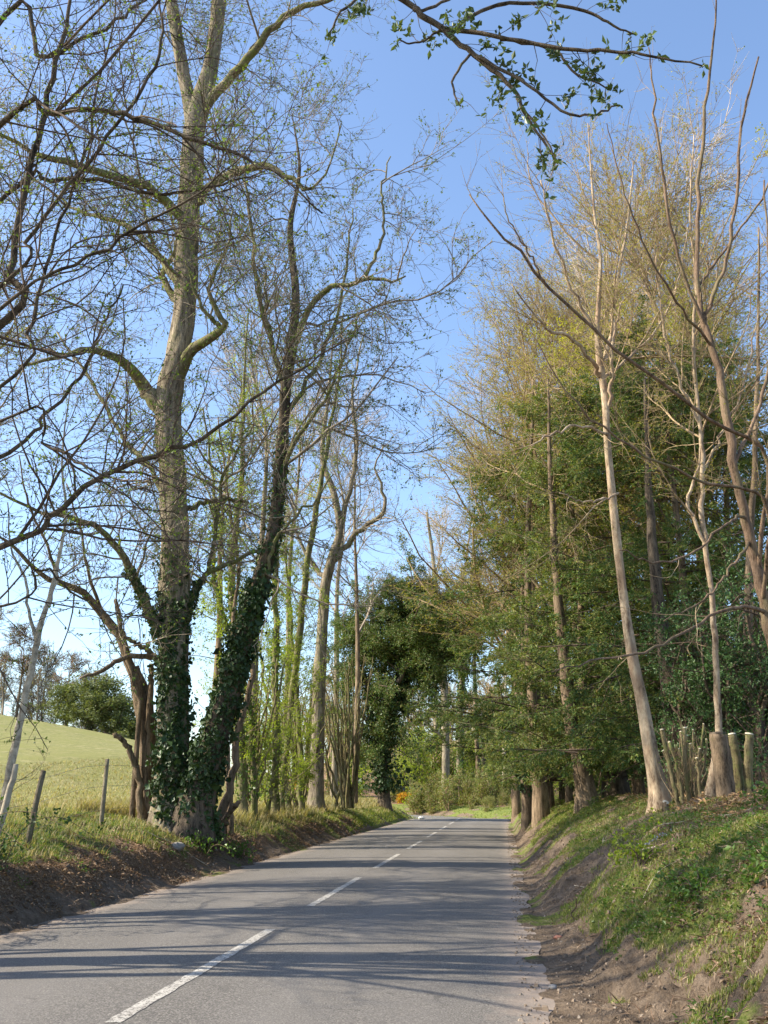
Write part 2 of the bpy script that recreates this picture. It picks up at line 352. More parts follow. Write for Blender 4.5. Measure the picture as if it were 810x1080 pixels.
def asphalt_mat(mark=False):
    m, n, l, b = mat('road_paint' if mark else 'asphalt')
    uv = n.new("ShaderNodeUVMap"); uv.uv_map = 'along'
    sx = n.new("ShaderNodeSeparateXYZ"); l.new(uv.outputs[0], sx.inputs[0])
    fine = nz(n, l, 70, 4, rough=.85); med = nz(n, l, 22, 5, rough=.7); big = nz(n, l, .7, 5, vs=(1, .3, 1)); 
    c = ramp(n, l, fine, [(.38, (.045, .041, .036)), (.5, (.130, .118, .104)), (.60, (.34, .31, .27))])
    c = mix(n, l, ramp(n, l, med, [(.42, (0, 0, 0)), (.7, (.7, .7, .7))]), c, (.10, .093, .086))
    c = mix(n, l, ramp(n, l, big, [(.35, (0, 0, 0)), (.7, (.5, .5, .5))]), c, (.185, .17, .155))
    # polished wheel tracks
    tr = mth(n, l, 'ABSOLUTE', mth(n, l, 'SUBTRACT', mth(n, l, 'ABSOLUTE', sx.outputs[0]), 1.5))
    # distance from the crown of the road -> grit and washed-in soil at the edges
    ed = mth(n, l, 'ADD', mth(n, l, 'ABSOLUTE', sx.outputs[0]), mth(n, l, 'MULTIPLY', mth(n, l, 'SUBTRACT', nz(n, l, 3.0, 6, rough=.7), .5), 1.1))
    ef = n.new("ShaderNodeMapRange"); ef.inputs[1].default_value = 2.45; ef.inputs[2].default_value = 3.0; l.new(ed, ef.inputs[0])
    # tarred patches, hairline cracks and dull stains
    vor = n.new('ShaderNodeTexVoronoi'); vor.feature = 'DISTANCE_TO_EDGE'; vor.inputs['Scale'].default_value = .55
    tc2 = n.new('ShaderNodeTexCoord'); wv = n.new('ShaderNodeVectorMath'); wv.operation = 'ADD'
    nn = n.new('ShaderNodeTexNoise'); nn.inputs['Scale'].default_value = 2.2; nn.inputs['Detail'].default_value = 6; l.new(tc2.outputs['Object'], nn.inputs['Vector']); l.new(tc2.outputs['Object'], wv.inputs[0]); l.new(nn.outputs['Color'], wv.inputs[1]); l.new(wv.outputs[0], vor.inputs['Vector'])
    crk = ramp(n, l, vor.outputs['Distance'], [(.0, (1, 1, 1)), (.006, (0, 0, 0))])
    crk = mth(n, l, 'MULTIPLY', crk, ramp(n, l, nz(n, l, .5, 3), [(.5, (0, 0, 0)), (.56, (1, 1, 1))]))
    c = mix(n, l, mth(n, l, 'MULTIPLY', crk, .6), c, (.04, .037, .034))
    trk = n.new('ShaderNodeMapRange'); trk.inputs[1].default_value = .0; trk.inputs[2].default_value = .55; trk.inputs[3].default_value = .35; trk.inputs[4].default_value = 0; l.new(mth(n, l, 'ABSOLUTE', mth(n, l, 'SUBTRACT', mth(n, l, 'ABSOLUTE', sx.outputs[0]), .95)), trk.inputs[0])
    c = mix(n, l, mth(n, l, 'MULTIPLY', trk.outputs[0], nz(n, l, 1.5, 4, vs=(1, .2, 1))), c, (.25, .23, .21))
    if mark:
        k = ramp(n, l, mth(n, l, 'ADD', mth(n, l, 'MULTIPLY', fine, .55), mth(n, l, 'MULTIPLY', med, .45)), [(.44, (0, 0, 0)), (.52, (1, 1, 1))])
        c = mix(n, l, mth(n, l, 'MULTIPLY', k, ramp(n, l, nz(n, l, 3.5, 5, rough=.7), [(.3, (.55, .55, .55)), (.55, (1, 1, 1))])), c, (.50, .47, .42))
    else:
        c = mix(n, l, ef.outputs[0], c, mix(n, l, med, (.20, .155, .12), (.40, .32, .26)))
    l.new(c, b.inputs['Base Color']); b.inputs['Roughness'].default_value = .85; b.inputs['Specular IOR Level'].default_value = .3
    h = mth(n, l, 'ADD', fine, mth(n, l, 'MULTIPLY', med, .5)); bump(n, l, b, h, .6 if not mark else .35, .012)
    return m

# ---------------------------------------------------------------- the ground: one sheet, laid out along the road
def nonuni(a, b, seglist):
    out = []
    for (x0, x1, st) in seglist: out.append(np.arange(x0, x1, st))
    return np.concatenate(out+[np.array([b])])
tt = nonuni(-300, 260, [(-300, -60, 10), (-60, -20, 2), (-20, -9, .5), (-9, -5.2, .12), (-5.2, -2.58, .045), (-2.58, 2.58, .516), (2.58, 7.0, .045), (7, 12, .15), (12, 25, .7), (25, 60, 3), (60, 260, 10)])
yy = nonuni(-20, 900, [(-20, 3, .8), (3, 5, .1), (5, 16, .045), (16, 30, .09), (30, 66, .25), (66, 130, 1.2), (130, 300, 6), (300, 900, 60)])
T, Y = np.meshgrid(tt, yy); 
fade = np.where(Y > 75, 0, 1)
cxc = cx(np.minimum(Y, 95))
X = T+cxc
Z = ground(X, Y)
def masks(x, y):
    t = x-cx(y); l = -t-HW; r = t-HW
    n1 = fbm(x, y, 2.2, 40, 4); n2 = fbm(x, y, .6, 50, 3)
    gl = np.interp(l, [.5, 1.2, 2.2, 5], [.0, .5, .75, .75])+n1*.8+n2*.4+np.interp(y, [9, 14, 19, 36], [-.5, -.12, .22, .5])*np.interp(l, [1.5, 3], [1, .2])
    gr_ = np.interp(r, [.5, 1.1, 2.0, 2.8, 3.6], [-.05, .60, .72, .32, .06])+n1*.9+n2*1.5+np.interp(y, [6, 8, 11, 20, 50], [.28, .16, .12, .3, .45])*np.interp(r, [2.6, 3.6], [1, 0])
    g = np.where(t < 0, gl, gr_)
    ll = np.interp(l, [.1, .5, 3], [.2, .7, .45])+n2*.5
    lr = np.interp(r, [.6, 1.1, 2.2, 6], [-.1, .4, .75, .95])+n2*.9+n1*.5
    lt = np.where(t < 0, ll, lr)
    fd = np.where(t < 0, sm((l-3.6)/2.2), 0)
    fd = np.maximum(fd, sm((y-66)/8)*(1-sm((y-100)/20))*.0)
    return np.clip(g, 0, 1), np.clip(lt, 0, 1), fd
g_, l_, f_ = masks(X, Y)
far = sm((Y-95)/20)*sm((X+25)/20); l_ = np.maximum(l_, far); g_ = g_*(1-far*.6)
colr = np.stack([g_, l_, f_*(1-far), np.ones_like(g_)], -1).reshape(-1, 4)
ny, nx = X.shape
ii = (np.arange(ny-1)[:, None]*nx+np.arange(nx-1)[None, :])
F = np.stack([ii, ii+1, ii+nx+1, ii+nx], -1).reshape(-1, 4)
gg = Geo().add(np.stack([X, Y, Z], -1).reshape(-1, 3), F)
gobj = tag(gg.build('ground', ground_mat(), colattr=colr), kind='structure')

def strip(t0f, t1f, ys, z, name, m, kind='structure', nt=10):
    t = np.linspace(0, 1, nt)[None, :]; y = ys[:, None]+0*t
    a = t0f(ys)[:, None]; b_ = t1f(ys)[:, None]; tt_ = a+(b_-a)*t
    x = tt_+cx(y); camber = -.035*(tt_/HW)**2
    v = np.stack([x, y, roadz(y)+z+camber], -1).reshape(-1, 3)
    ny_, nx_ = len(ys), nt; i = (np.arange(ny_-1)[:, None]*nx_+np.arange(nx_-1)[None, :])
    f = np.stack([i, i+1, i+nx_+1, i+nx_], -1).reshape(-1, 4)
    o = Geo().add(v, f).build(name, m); me = o.data
    uvl = me.uv_layers.new(name='along'); vi = np.empty(len(me.loops), np.int32); me.loops.foreach_get('vertex_index', vi)
    uv = np.stack([tt_.ravel(), y.ravel()], -1)[vi]; uvl.data.foreach_set('uv', uv.astype(np.float32).ravel())
    return tag(o, kind=kind) if kind else o
ys = np.concatenate([np.arange(-20, 40, .12), np.arange(40, 92, .5)])
edgeL = lambda y: -HW-.02+fbm(y, y*0, .9, 61, 4)*.16
edgeR = lambda y: HW+.02+fbm(y, y*0+9, .9, 63, 4)*.16
strip(edgeL, edgeR, ys, .035, 'road', asphalt_mat(), nt=22)
paint = asphalt_mat(True)
k = 0
for a0 in np.arange(-6.3, 80, 6.6):
    e = np.arange(a0, a0+4.4, .05)
    strip(lambda y: -.055+fbm(y, y*0, .15, 71, 3)*.014, lambda y: .055+fbm(y, y*0+3, .15, 73, 3)*.014, e, .039, 'road_marking', paint, nt=2)

# ---------------------------------------------------------------- tree builder
def grow(limbs, specs, leafspec, g, bm=0, lm=1, seed=None):
    """limbs: list of (Q,4) splines. specs: levels of branching. adds twigs to geo g (mats bm bark, lm leaf)"""
    n = 24; pts = np.stack([resamp(s[:, :3], n) for s in limbs]); rad = np.stack([np.interp(np.linspace(0, 1, n), np.linspace(0, 1, len(s)), s[:, 3]) for s in limbs])
    cur = (pts, rad); levels = []
    for i_, sp_ in enumerate(specs):
        sp_ = dict(sp_)
        if i_ == 0: sp_['kmin'] = max(2, sp_.get('kmin', 0))
        sp_ = dict(sp_); sides = sp_.pop('sides', 3); src = sp_.pop('src', None)
        if src is not None: cur = levels[src] if src >= 0 else (pts, rad)
        c = children(cur[0], cur[1], **sp_); levels.append(c); cur = c
        if len(c[0]): g.add(*tubes(c[0], c[1], sides, cap=False), m=bm)
    if leafspec:
        for (lv, per, L, Wd, kw) in leafspec:
            src = levels[lv][0] if lv >= 0 else pts
            if len(src): g.add(*leaves_on(src, per, L, Wd, **kw), m=lm, smooth=False)
    return levels
def resamp(p, n):
    t = np.linspace(0, 1, len(p)); q = np.linspace(0, 1, n); return np.stack([np.interp(q, t, p[:, k]) for k in range(3)], -1)
GAPS = None
def root_of(s): return (float(s[0, 0]), float(s[0, 1]), float(s[0, 2]))
def seat(s):
    x, y, z = s[0, :3]; g0 = gz(x, y)-.12
    if z > g0+.02 and z-g0 < 3:
        s = np.concatenate([[[x, y, g0, s[0, 3]*1.05]], s])
    return s
def trunk_geo(s, sides=16, rough=.22, flare=.5, n=None, onground=False):
    s = seat(s) if onground else s.copy()
    if GAPS is not None and onground: GAPS.append((round(float(s[0, 0]), 1), round(float(s[0, 1]), 1), round(float(s[1, 2]-gz(s[0, 0], s[0, 1])), 2)))
    s = s.copy(); ln = np.concatenate([[0], np.cumsum(np.linalg.norm(np.diff(s[:, :3], axis=0), axis=1))])
    s[:, 3] *= 1+flare*np.exp(-ln/.45)
    return tubes(s[None, :, :3], s[None, :, 3], sides, rough)
def tree(name, label, cat, trunks, limbs=(), specs=(), leaf=None, bark_m='bark_grey', twig='twig_grey', lm='leaf_bud', ivy=(), group=None, flare=.5, rough=.22, sides=16, crown='crown', ivy_m='ivy', limb_sides=9, limb_bark=None, crown_src='all', dark_i=-1):
    o0 = np.array(root_of(trunks[0])); root = empty(name, tuple(o0), label, cat, group); kids = []
    for i_, s in enumerate(trunks):
        v, f = trunk_geo(s, sides, rough, flare, onground=True); kids.append(Geo().add(v, f).build('trunk', M[bark_m if i_ != dark_i else 'bark_dark'], root, origin=o0))
    for s in limbs:
        v, f = tubes(s[None, :, :3], s[None, :, 3], limb_sides, .18); kids.append(Geo().add(v, f).build('limb', M[limb_bark or bark_m], root, origin=o0))
    if specs:
        g = Geo(); src = list(trunks)+list(limbs) if crown_src == 'all' else (list(limbs) if crown_src == 'limbs' else list(crown_src))
        grow(src, specs, leaf, g); kids.append(g.build(crown, [M[twig], M[lm]], root, origin=o0))
    if ivy:
        g = Geo()
        for q in ivy: g.add(*ivy_on(*q), smooth=False)
        kids.append(g.build('ivy', M[ivy_m], root, origin=o0))
    for k_ in kids: k_.location = (0, 0, 0)
    KIDS[root.name] = kids
    return root

# branching recipes
def S(dens, t0, L, ang, Q, wob, up, rr, **k): return dict(dens=dens, t0=t0, L=L, ang=ang, Q=Q, wob=wob, up=up, rr=rr, **k)
OLD = [S(1.9, .12, 2.5, 60, 9, .20, .05, .011, sides=5, rmin=.012), S(3.6, .1, 1.5, 50, 7, .22, .03, .009, sides=4, rmin=.007, fall=.4), S(5.0, .1, .7, 45, 5, .22, .02, .008, sides=3, rmin=.006), S(5, .1, .3, 45, 3, .2, .03, .008, sides=3, rmin=.005)]
FINE = [S(1.0, .3, 2.6, 40, 9, .12, .06, .010, sides=5, rmin=.01), S(2.6, .1, 1.3, 35, 7, .13, .05, .009, sides=3, rmin=.005, fall=.4), S(5, .1, .6, 35, 5, .15, .03, .007, sides=3, rmin=.004), S(5, .1, .3, 35, 3, .15, .02, .007, sides=3, rmin=.003)]

# ================================================================ LEFT SIDE
D = 21.0
A = px_limb([(188, 886, D, 64), (186, 850, D, 54), (184, 790, D, 39), (183, 720, D, 36), (183, 640, D, 36), (184, 560, D, 35), (181, 490, D, 33), (178, 430, D, 32), (187, 375, D, 29), (195, 320, D, 26), (198, 260, D, 26), (201, 200, D, 25), (206, 130, D, 24), (222, 70, D, 17), (230, 10, D, 15), (236, -60, D, 12), (238, -160, D, 7), (240, -260, D, 2)], n=80)
A2 = px_limb([(205, 130, D, 15), (192, 70, D, 14), (182, 10, D, 12), (172, -70, D, 9), (165, -170, D, 3)], n=24)
B = px_limb([(200, 884, D-.2, 56), (207, 845, D-.3, 44), (220, 800, D-.4, 34), (240, 730, D-.5, 30), (258, 670, D-.6, 26), (275, 612, D-.7, 22), (288, 565, D-.8, 18), (295, 510, D-.8, 17), (299, 450, D-.8, 15), (302, 400, D-.8, 14), (308, 365, D-.8, 12), (312, 310, D-1, 9), (306, 240, D-1, 6), (316, 180, D-1, 3.5), (308, 120, D-1, 1)], n=60)
L_ = []
def L(*p, n=20): s = px_limb(list(p), n=n, jit=.02); L_.append(s); return s
L((176, 440, D, 22), (160, 418, D, 20), (152, 408, D, 17), (140, 388, D-.5, 13), (120, 376, D-1, 10), (92, 368, D-1.6, 8), (55, 380, D-2, 5), (20, 386, D-2.4, 3))
L((186, 400, D, 17), (203, 368, D-.3, 14), (228, 352, D-.8, 11), (236, 342, D-1, 8), (222, 318, D-1.2, 6), (224, 290, D-1.4, 4.5), (240, 262, D-1.6, 3), (246, 220, D-1.7, 2))
L((232, 345, D-.9, 6), (215, 328, D-1.1, 4.5), (205, 305, D-1.2, 3.5), (196, 275, D-1.3, 2))
L((176, 680, D, 16), (160, 650, D-.3, 13), (142, 612, D-.6, 12), (131, 588, D-.8, 10), (112, 564, D-1, 8), (80, 548, D-1.4, 6), (40, 540, D-1.8, 4), (0, 520, D-2, 3))
L((192, 660, D, 14), (204, 628, D+.2, 9), (220, 604, D+.3, 7), (250, 590, D+.4, 5), (280, 575, D+.4, 4), (300, 560, D+.5, 2.5))
L((218, 606, D+.3, 6), (224, 580, D+.2, 5), (232, 530, D, 4.5), (240, 490, D-.2, 4), (262, 455, D-.5, 2.5), (268, 410, D-.6, 1.5))
L((203, 215, D, 13), (222, 196, D-.3, 10), (250, 180, D-.6, 9), (280, 177, D-1, 8), (308, 188, D-1.2, 6), (325, 200, D-1.3, 4), (345, 180, D-1.4, 2.5), (360, 130, D-1.4, 1.5))
L((196, 240, D, 14), (178, 215, D-.4, 11), (150, 195, D-.9, 10), (115, 184, D-1.4, 9), (70, 172, D-2, 8), (38, 162, D-2.4, 6), (0, 142, D-3, 4), (-40, 130, D-3.4, 2))
L((207, 130, D, 14), (228, 98, D-.2, 11), (250, 75, D-.5, 10), (268, 52, D-.8, 9), (290, 28, D-1, 7.5), (318, 8, D-1.3, 6.5), (350, 0, D-1.6, 5), (385, -30, D-2, 2.5))
L((197, 330, D, 11), (176, 302, D+.3, 8), (172, 284, D+.4, 7), (186, 262, D+.5, 5), (180, 225, D+.7, 3), (150, 190, D+.9, 2))
L((190, 300, D+.1, 9), (160, 262, D+.8, 7), (130, 235, D+1.2, 6), (90, 225, D+1.6, 4), (50, 200, D+2, 2))
L((184, 560, D, 8), (160, 500, D+.8, 6), (130, 460, D+1.4, 5), (95, 400, D+2, 4), (60, 350, D+2.4, 2))
L((190, 540, D+.2, 8), (215, 530, D+.6, 6), (245, 528, D+1, 5), (262, 530, D+1.2, 2.5))
LB = []
def Lb(*p, n=20): s = px_limb(list(p), n=n, jit=.02); LB.append(s); return s
Lb((308, 365, D-.8, 10), (320, 338, D-1, 8), (345, 306, D-1.4, 6.5), (370, 298, D-1.8, 5.5), (396, 293, D-2, 4.5), (412, 297, D-2.1, 3.5), (428, 291, D-2.2, 2))
Lb((385, 294, D-1.9, 4.5), (400, 262, D-2, 4), (407, 228, D-2, 3), (402, 200, D-2, 2.5), (412, 165, D-2, 1.5))
Lb((300, 440, D-.8, 8), (330, 395, D-.6, 5), (350, 345, D-.4, 4), (365, 280, D-.3, 3), (372, 220, D-.2, 1.5))
Lb((296, 500, D-.8, 7), (318, 455, D-1.2, 5), (345, 420, D-1.5, 4), (365, 370, D-1.8, 3), (380, 330, D-2, 1.5))
Lb((302, 410, D-.8, 8), (284, 350, D-1, 6), (270, 290, D-1.2, 5), (264, 230, D-1.3, 4), (255, 160, D-1.4, 2))
Lb((262, 650, D-.6, 7), (283, 600, D-.9, 5), (296, 562, D-1, 4), (330, 530, D-1.2, 3), (352, 500, D-1.3, 1.5))
allL = L_+LB
big_leaf = [(3, 1.7, .06, .035, dict(spread=.015)), (2, .7, .06, .035, dict(spread=.015))]
big = tree('ivy_clad_tree', 'tall grey tree with two ivy-wrapped trunks joined at the base on the left verge', 'tree',
     [A, A2, B], allL, OLD, big_leaf, 'bark_grey', 'twig_grey', 'leaf_bud', limb_bark='bark_moss',
     ivy=[(A[0:20], 3600, .10, .11, 1.0, (1.6, .9)), (A[0:23], 1700, .09, .07, 1.0), (B[0:22], 8500, .09, .11, 1.0), (B[0:26], 2200, .08, .07, 1.0), (B[25:34], 500, .08, .05, 1.0), (L_[3][:8], 700, .08, .05, 1), (L_[4][:7], 520, .08, .06, 1)],
     rough=.34, sides=24, flare=.35, dark_i=2, crown_src=[A[34:], A2, B[24:]]+allL)

# coppiced stems beside it
D = 21.5
cs = [px_limb(q, n=26, jit=.012) for q in (
    [(156, 866, D, 20), (154, 800, D, 15), (148, 750, D, 14), (138, 705, D, 13), (126, 672, D, 12), (108, 646, D, 10), (88, 625, D-.3, 9), (66, 616, D-.6, 8), (42, 605, D-1, 6), (14, 575, D-1.4, 4), (-10, 560, D-1.6, 2)],
    [(162, 866, D+.2, 18), (162, 800, D+.2, 14), (158, 760, D+.2, 14), (152, 730, D+.2, 13), (141, 704, D+.2, 13)],
    [(158, 850, D-.1, 9), (158, 780, D-.1, 8), (159, 720, D, 7), (160, 700, D, 6)],
    [(148, 740, D-.2, 6), (136, 700, D-.3, 6), (128, 660, D-.4, 5), (122, 632, D-.4, 4.5)],
    [(150, 862, D-.3, 10), (146, 820, D-.4, 8), (136, 790, D-.5, 7), (121, 773, D-.6, 6)],
    [(168, 700, D+.3, 8), (158, 688, D+.3, 7), (147, 680, D+.3, 6), (134, 674, D+.2, 5), (120, 665, D, 3)])]
cl = [px_limb(q, n=18, jit=.012) for q in (
    [(160, 694, D-.2, 7), (140, 692, D-.5, 6.5), (122, 697, D-.7, 6), (104, 710, D-1, 5), (92, 712, D-1.1, 4), (84, 716, D-1.2, 2.5)],
    [(62, 615, D-.6, 5), (50, 575, D-.8, 3.5), (30, 530, D-1, 2.5), (20, 480, D-1, 1.5)],
    [(108, 646, D, 5), (92, 600, D-.2, 4), (86, 560, D-.3, 3), (70, 510, D-.4, 1.5)])]
tree('coppiced_tree', 'clump of bare pale stems, some sawn off, against the left of the ivy-clad trunks', 'tree', cs, cl,
     [S(1.6, .25, 1.3, 55, 8, .2, .03, .009, sides=4, rmin=.006), S(3.5, .1, .6, 45, 5, .2, .03, .008, sides=3, rmin=.004), S(4, .1, .3, 45, 3, .2, .02, .008, rmin=.003)],
     [(2, 1.6, .045, .03, dict(spread=.01))], 'bark_brown', 'twig_moss', 'leaf_fresh', flare=.3, sides=10, crown_src=[cs[0]]+cl)

# slender pale sapling, far left
D = 12.5
s1 = px_limb([(-8, 876, D, 12), (5, 842, D, 10.5), (14, 795, D, 9.5), (25, 745, D, 8.5), (34, 700, D, 8), (40, 672, D, 7.5), (52, 630, D, 5.5), (62, 590, D, 4.5), (70, 540, D, 3.5), (66, 480, D, 2.5), (74, 410, D, 1.5)], n=36, jit=.006)
sl = [px_limb([(38, 674, D, 5), (30, 645, D, 4), (28, 612, D, 3.5), (12, 580, D, 2.5), (8, 530, D, 1.5)], n=16, jit=.008),
      px_limb([(52, 640, D, 3.5), (60, 615, D+.2, 3), (85, 590, D+.4, 2), (100, 560, D+.5, 1)], n=14, jit=.008)]
stub = px_limb([(-4, 882, D-.2, 9), (8, 842, D-.25, 8), (17, 806, D-.3, 6)], n=10, jit=.004)
tree('sapling', 'slender pale leaning sapling with a broken stub at its foot, at the far left edge', 'tree', [s1, stub], sl,
     [S(2.2, .45, .9, 50, 7, .16, .04, .007, sides=4, rmin=.004), S(5, .1, .4, 45, 4, .2, .02, .007, rmin=.0025), S(5, .1, .2, 45, 3, .2, .02, .007, rmin=.002)],
     [(1, 1.3, .035, .026, dict(spread=.01)), (2, 1.2, .035, .024, dict(spread=.008))], 'bark_pale', 'twig_dark', 'leaf_dark', flare=.1, sides=10, rough=.12)

def aux(tr, ks, n, Lr, r0, seed, zup=(.25, .8), az=(-2.6, 2.6)):
    q = np.random.default_rng(seed); out = []
    for k in range(n):
        i = int(q.uniform(*ks)*len(tr)); p = tr[i, :3]; a = q.uniform(*az); up = q.uniform(*zup); Lk = q.uniform(*Lr)
        d = norm(np.array([math.cos(a), math.sin(a), up])); c = [[*p, r0]]
        for j in (1, 2, 3, 4):
            d = norm(d+q.normal(0, .16, 3)+np.array([0, 0, .04])); p = p+d*Lk/4; c.append([*p, r0*(1-j*.22)])
        out.append(spline(c, 22))
    return out
# near tree just outside the frame on the left: its boughs fill the top left of the view
def wl_(*p, n=24, jit=.015):
    s = spline([list(q) for q in p], n); s[1:-1, :3] += rng.normal(0, jit, (n-2, 3)); return s
NX, NY = -7.2, 9.0; nzb = gz(NX, NY)
nt = wl_((NX, NY, nzb-.1, .30), (NX+.05, NY, nzb+1.5, .25), (NX+.15, NY, nzb+3.2, .22), (NX+.3, NY-.1, nzb+5.5, .18), (NX+.5, NY-.2, nzb+8, .14), (NX+.6, NY-.3, nzb+10.5, .08), (NX+.7, NY-.3, nzb+13, .02), n=40)
def att(s, k): return [float(s[k, 0]), float(s[k, 1]), float(s[k, 2])]
def from_trunk(tr, k, r0, pxs, n=30, jit=.012):
    c = [att(tr, k)+[r0]]
    for q in pxs:
        p = P(q[0], q[1], q[2]); c.append([*p, q[3]*.4/FPX*math.hypot(p[1], p[2]-EYE)])
    s = spline(c, n); s[1:-1, :3] += rng.normal(0, jit, (n-2, 3)); return s
nl = [from_trunk(nt, 7, .07, [(0, 578, 8.6, 9), (55, 545, 8.5, 8), (100, 506, 8.5, 7), (155, 483, 8.4, 6), (215, 460, 8.2, 5), (275, 415, 8, 4), (330, 380, 8, 2.5), (380, 350, 8, 1.5)]),
      from_trunk(nt, 9, .05, [(0, 480, 9, 6), (45, 440, 9, 5), (85, 395, 9, 4), (105, 350, 9, 3), (130, 300, 9, 2)]),
      from_trunk(nt, 12, .07, [(0, 345, 8.2, 10), (10, 285, 8.2, 9), (24, 210, 8.2, 8), (42, 140, 8.2, 7), (58, 70, 8.2, 6), (75, 0, 8.2, 4), (84, -60, 8.2, 2)]),
      from_trunk(nt, 14, .06, [(0, 300, 7.8, 5), (30, 252, 7.7, 5), (78, 190, 7.6, 4.6), (120, 138, 7.5, 4.2), (155, 85, 7.4, 4), (172, 35, 7.4, 3), (165, -20, 7.4, 2)]),
      from_trunk(nt, 17, .09, [(0, 131, 7.6, 7), (50, 120, 7.5, 7), (105, 116, 7.4, 6.5), (150, 126, 7.3, 6), (200, 145, 7.2, 5), (255, 165, 7.1, 4), (300, 190, 7, 3), (340, 225, 7, 2)]),
      from_trunk(nt, 13, .06, [(0, 210, 8.6, 6), (50, 190, 8.6, 5.5), (110, 192, 8.6, 5), (165, 205, 8.5, 4), (235, 195, 8.4, 3), (280, 180, 8.4, 1.5)]),
      from_trunk(nt, 11, .06, [(0, 325, 7, 5), (50, 292, 6.9, 4.6), (110, 262, 6.8, 4.2), (165, 228, 6.7, 3.6), (215, 200, 6.6, 2.6), (250, 170, 6.6, 1.5)]),
      from_trunk(nt, 10, .05, [(0, 410, 8, 5), (30, 350, 8, 5), (45, 300, 8, 4.4), (62, 240, 8, 4), (84, 180, 8, 3.4), (100, 110, 8, 3), (118, 40, 8, 2), (124, -20, 8, 1)]),
      from_trunk(nt, 8, .05, [(0, 445, 7.6, 4), (50, 470, 7.5, 4), (110, 500, 7.4, 3), (160, 520, 7.3, 2)]),
      from_trunk(nt, 15, .06, [(0, 20, 9, 6), (40, 60, 9, 5), (90, 40, 9, 4), (140, 10, 9, 3), (180, -30, 9, 2)]),
      from_trunk(nt, 8, .05, [(0, 640, 9, 3.5), (40, 600, 9, 3), (100, 640, 9, 2.5), (150, 655, 9, 1)])]
nl += aux(nt, (.35, .85), 9, (2.5, 4.5), .045, 5, az=(-2.2, 2.2))
def stems(x0, y0, n, seed, H=(7, 12), sprd=1.3, r0=(.05, .10), away=-.3):
    q = np.random.default_rng(seed); out = []
    for k in range(n):
        a = q.uniform(0, 6.28); dx, dy = math.cos(a)*sprd*.5+away, math.sin(a)*sprd; h = q.uniform(*H); rr_ = q.uniform(*r0); c = []
        for j, u in enumerate((0, .2, .4, .6, .8, 1)):
            bx = x0+dx*(.25+u)+q.normal(0, .18)*(u > 0); by = y0+dy*(.25+u)+q.normal(0, .25)*(u > 0)
            c.append([bx, by, (gz(x0+dx*.25, y0+dy*.25)-.15 if j == 0 else gz(x0, y0)+h*u), rr_*(1-u*.8)])
        out.append(spline(c, 30))
    return out
nst = stems(NX-.2, NY, 6, 21, away=-.5)
tree('boughed_tree', 'nearest left tree, its dark budding boughs reaching in across the top left', 'tree', [nt]+nst, nl,
     [S(3.6, .12, 1.5, 50, 8, .15, .03, .007, sides=4, rmin=.006), S(5.0, .1, .65, 45, 5, .18, .02, .007, rmin=.0038), S(5, .1, .3, 45, 3, .18, .0, .008, rmin=.003)],
     [(1, 1.8, .036, .02, dict(spread=.01)), (2, 2.6, .036, .02, dict(spread=.01))], 'bark_dark', 'twig_dark', 'leaf_bud', sides=14, crown_src=nl+[q[12:] for q in nst], limb_bark='bark_dark')

# overhanging bough tree behind-left of the camera
OX, OY = -6.4, 3.2; ozb = gz(OX, OY)
ot = wl_((OX, OY, ozb-.1, .28), (OX+.1, OY, ozb+2, .23), (OX+.3, OY+.1, ozb+4.5, .2), (OX+.5, OY+.2, ozb+7, .15), (OX+.6, OY+.3, ozb+10, .06), n=30)
dO = 6.0
oaux = aux(ot, (.35, .95), 12, (2.5, 4.8), .05, 8, az=(-1.2, 1.9), zup=(.5, 1.4))
m0 = [att(ot, 18)+[.10], [-4.0, 4.3, 7.4, .075], [-1.8, 5.3, 8.3, .055]]
def obr(pxs, n=26, pre=m0):
    c = [list(q) for q in pre]
    for q in pxs:
        p = P(q[0], q[1], q[2]); c.append([*p, q[3]/2/FPX*math.hypot(p[1], p[2]-EYE)])
    s = spline(c, n); s[1:-1, :3] += rng.normal(0, .006, (n-2, 3)); return s
ob = [obr([(412, -8, dO, 6), (440, 12, dO, 6), (466, 30, dO, 5.5), (497, 56, dO, 5), (538, 90, dO, 4), (557, 125, dO, 3.2), (586, 168, dO, 2)], n=44),
      obr([(466, 30, dO, 4.5), (514, 36, dO-.1, 4), (584, 50, dO-.2, 3.6), (640, 54, dO-.3, 3), (680, 58, dO-.4, 2.4), (742, 70, dO-.5, 1.5)], pre=[], n=24),
      obr([(478, 34, dO, 4), (500, 15, dO+.2, 3.6), (543, 3, dO+.3, 3.4), (612, 9, dO+.4, 3), (640, 24, dO+.4, 2.4), (668, 36, dO+.4, 1.5)], pre=[], n=22),
      obr([(500, 58, dO, 3.6), (554, 88, dO-.2, 3), (595, 119, dO-.3, 2.6), (625, 121, dO-.3, 2.2), (652, 111, dO-.3, 1.4)], pre=[], n=20),
      obr([(528, 42, dO-.1, 3), (560, 46, dO, 2.8), (589, 56, dO, 2.5), (607, 76, dO, 2.2), (641, 94, dO, 1.3)], pre=[], n=18),
      obr([(440, 12, dO, 3), (470, 2, dO+.1, 2.6), (510, -20, dO+.2, 2)], pre=[], n=12),
      obr([(395, -30, dO+.2, 4), (380, -5, dO+.1, 3), (360, 12, dO, 2.4), (345, 38, dO, 1.4)], pre=m0[2:], n=14),
      obr([(497, 56, dO, 3), (480, 78, dO, 2.4), (478, 95, dO, 2), (486, 112, dO, 1.2)], pre=[], n=12),
      obr([(545, 104, dO, 2.6), (565, 130, dO-.1, 2.2), (578, 152, dO-.1, 1.8), (590, 172, dO-.1, 1.1)], pre=[], n=12),
      obr([(466, 30, dO, 2.4), (450, 42, dO, 2), (430, 46, dO, 1.6), (420, 42, dO, 1.2)], pre=[], n=12)]
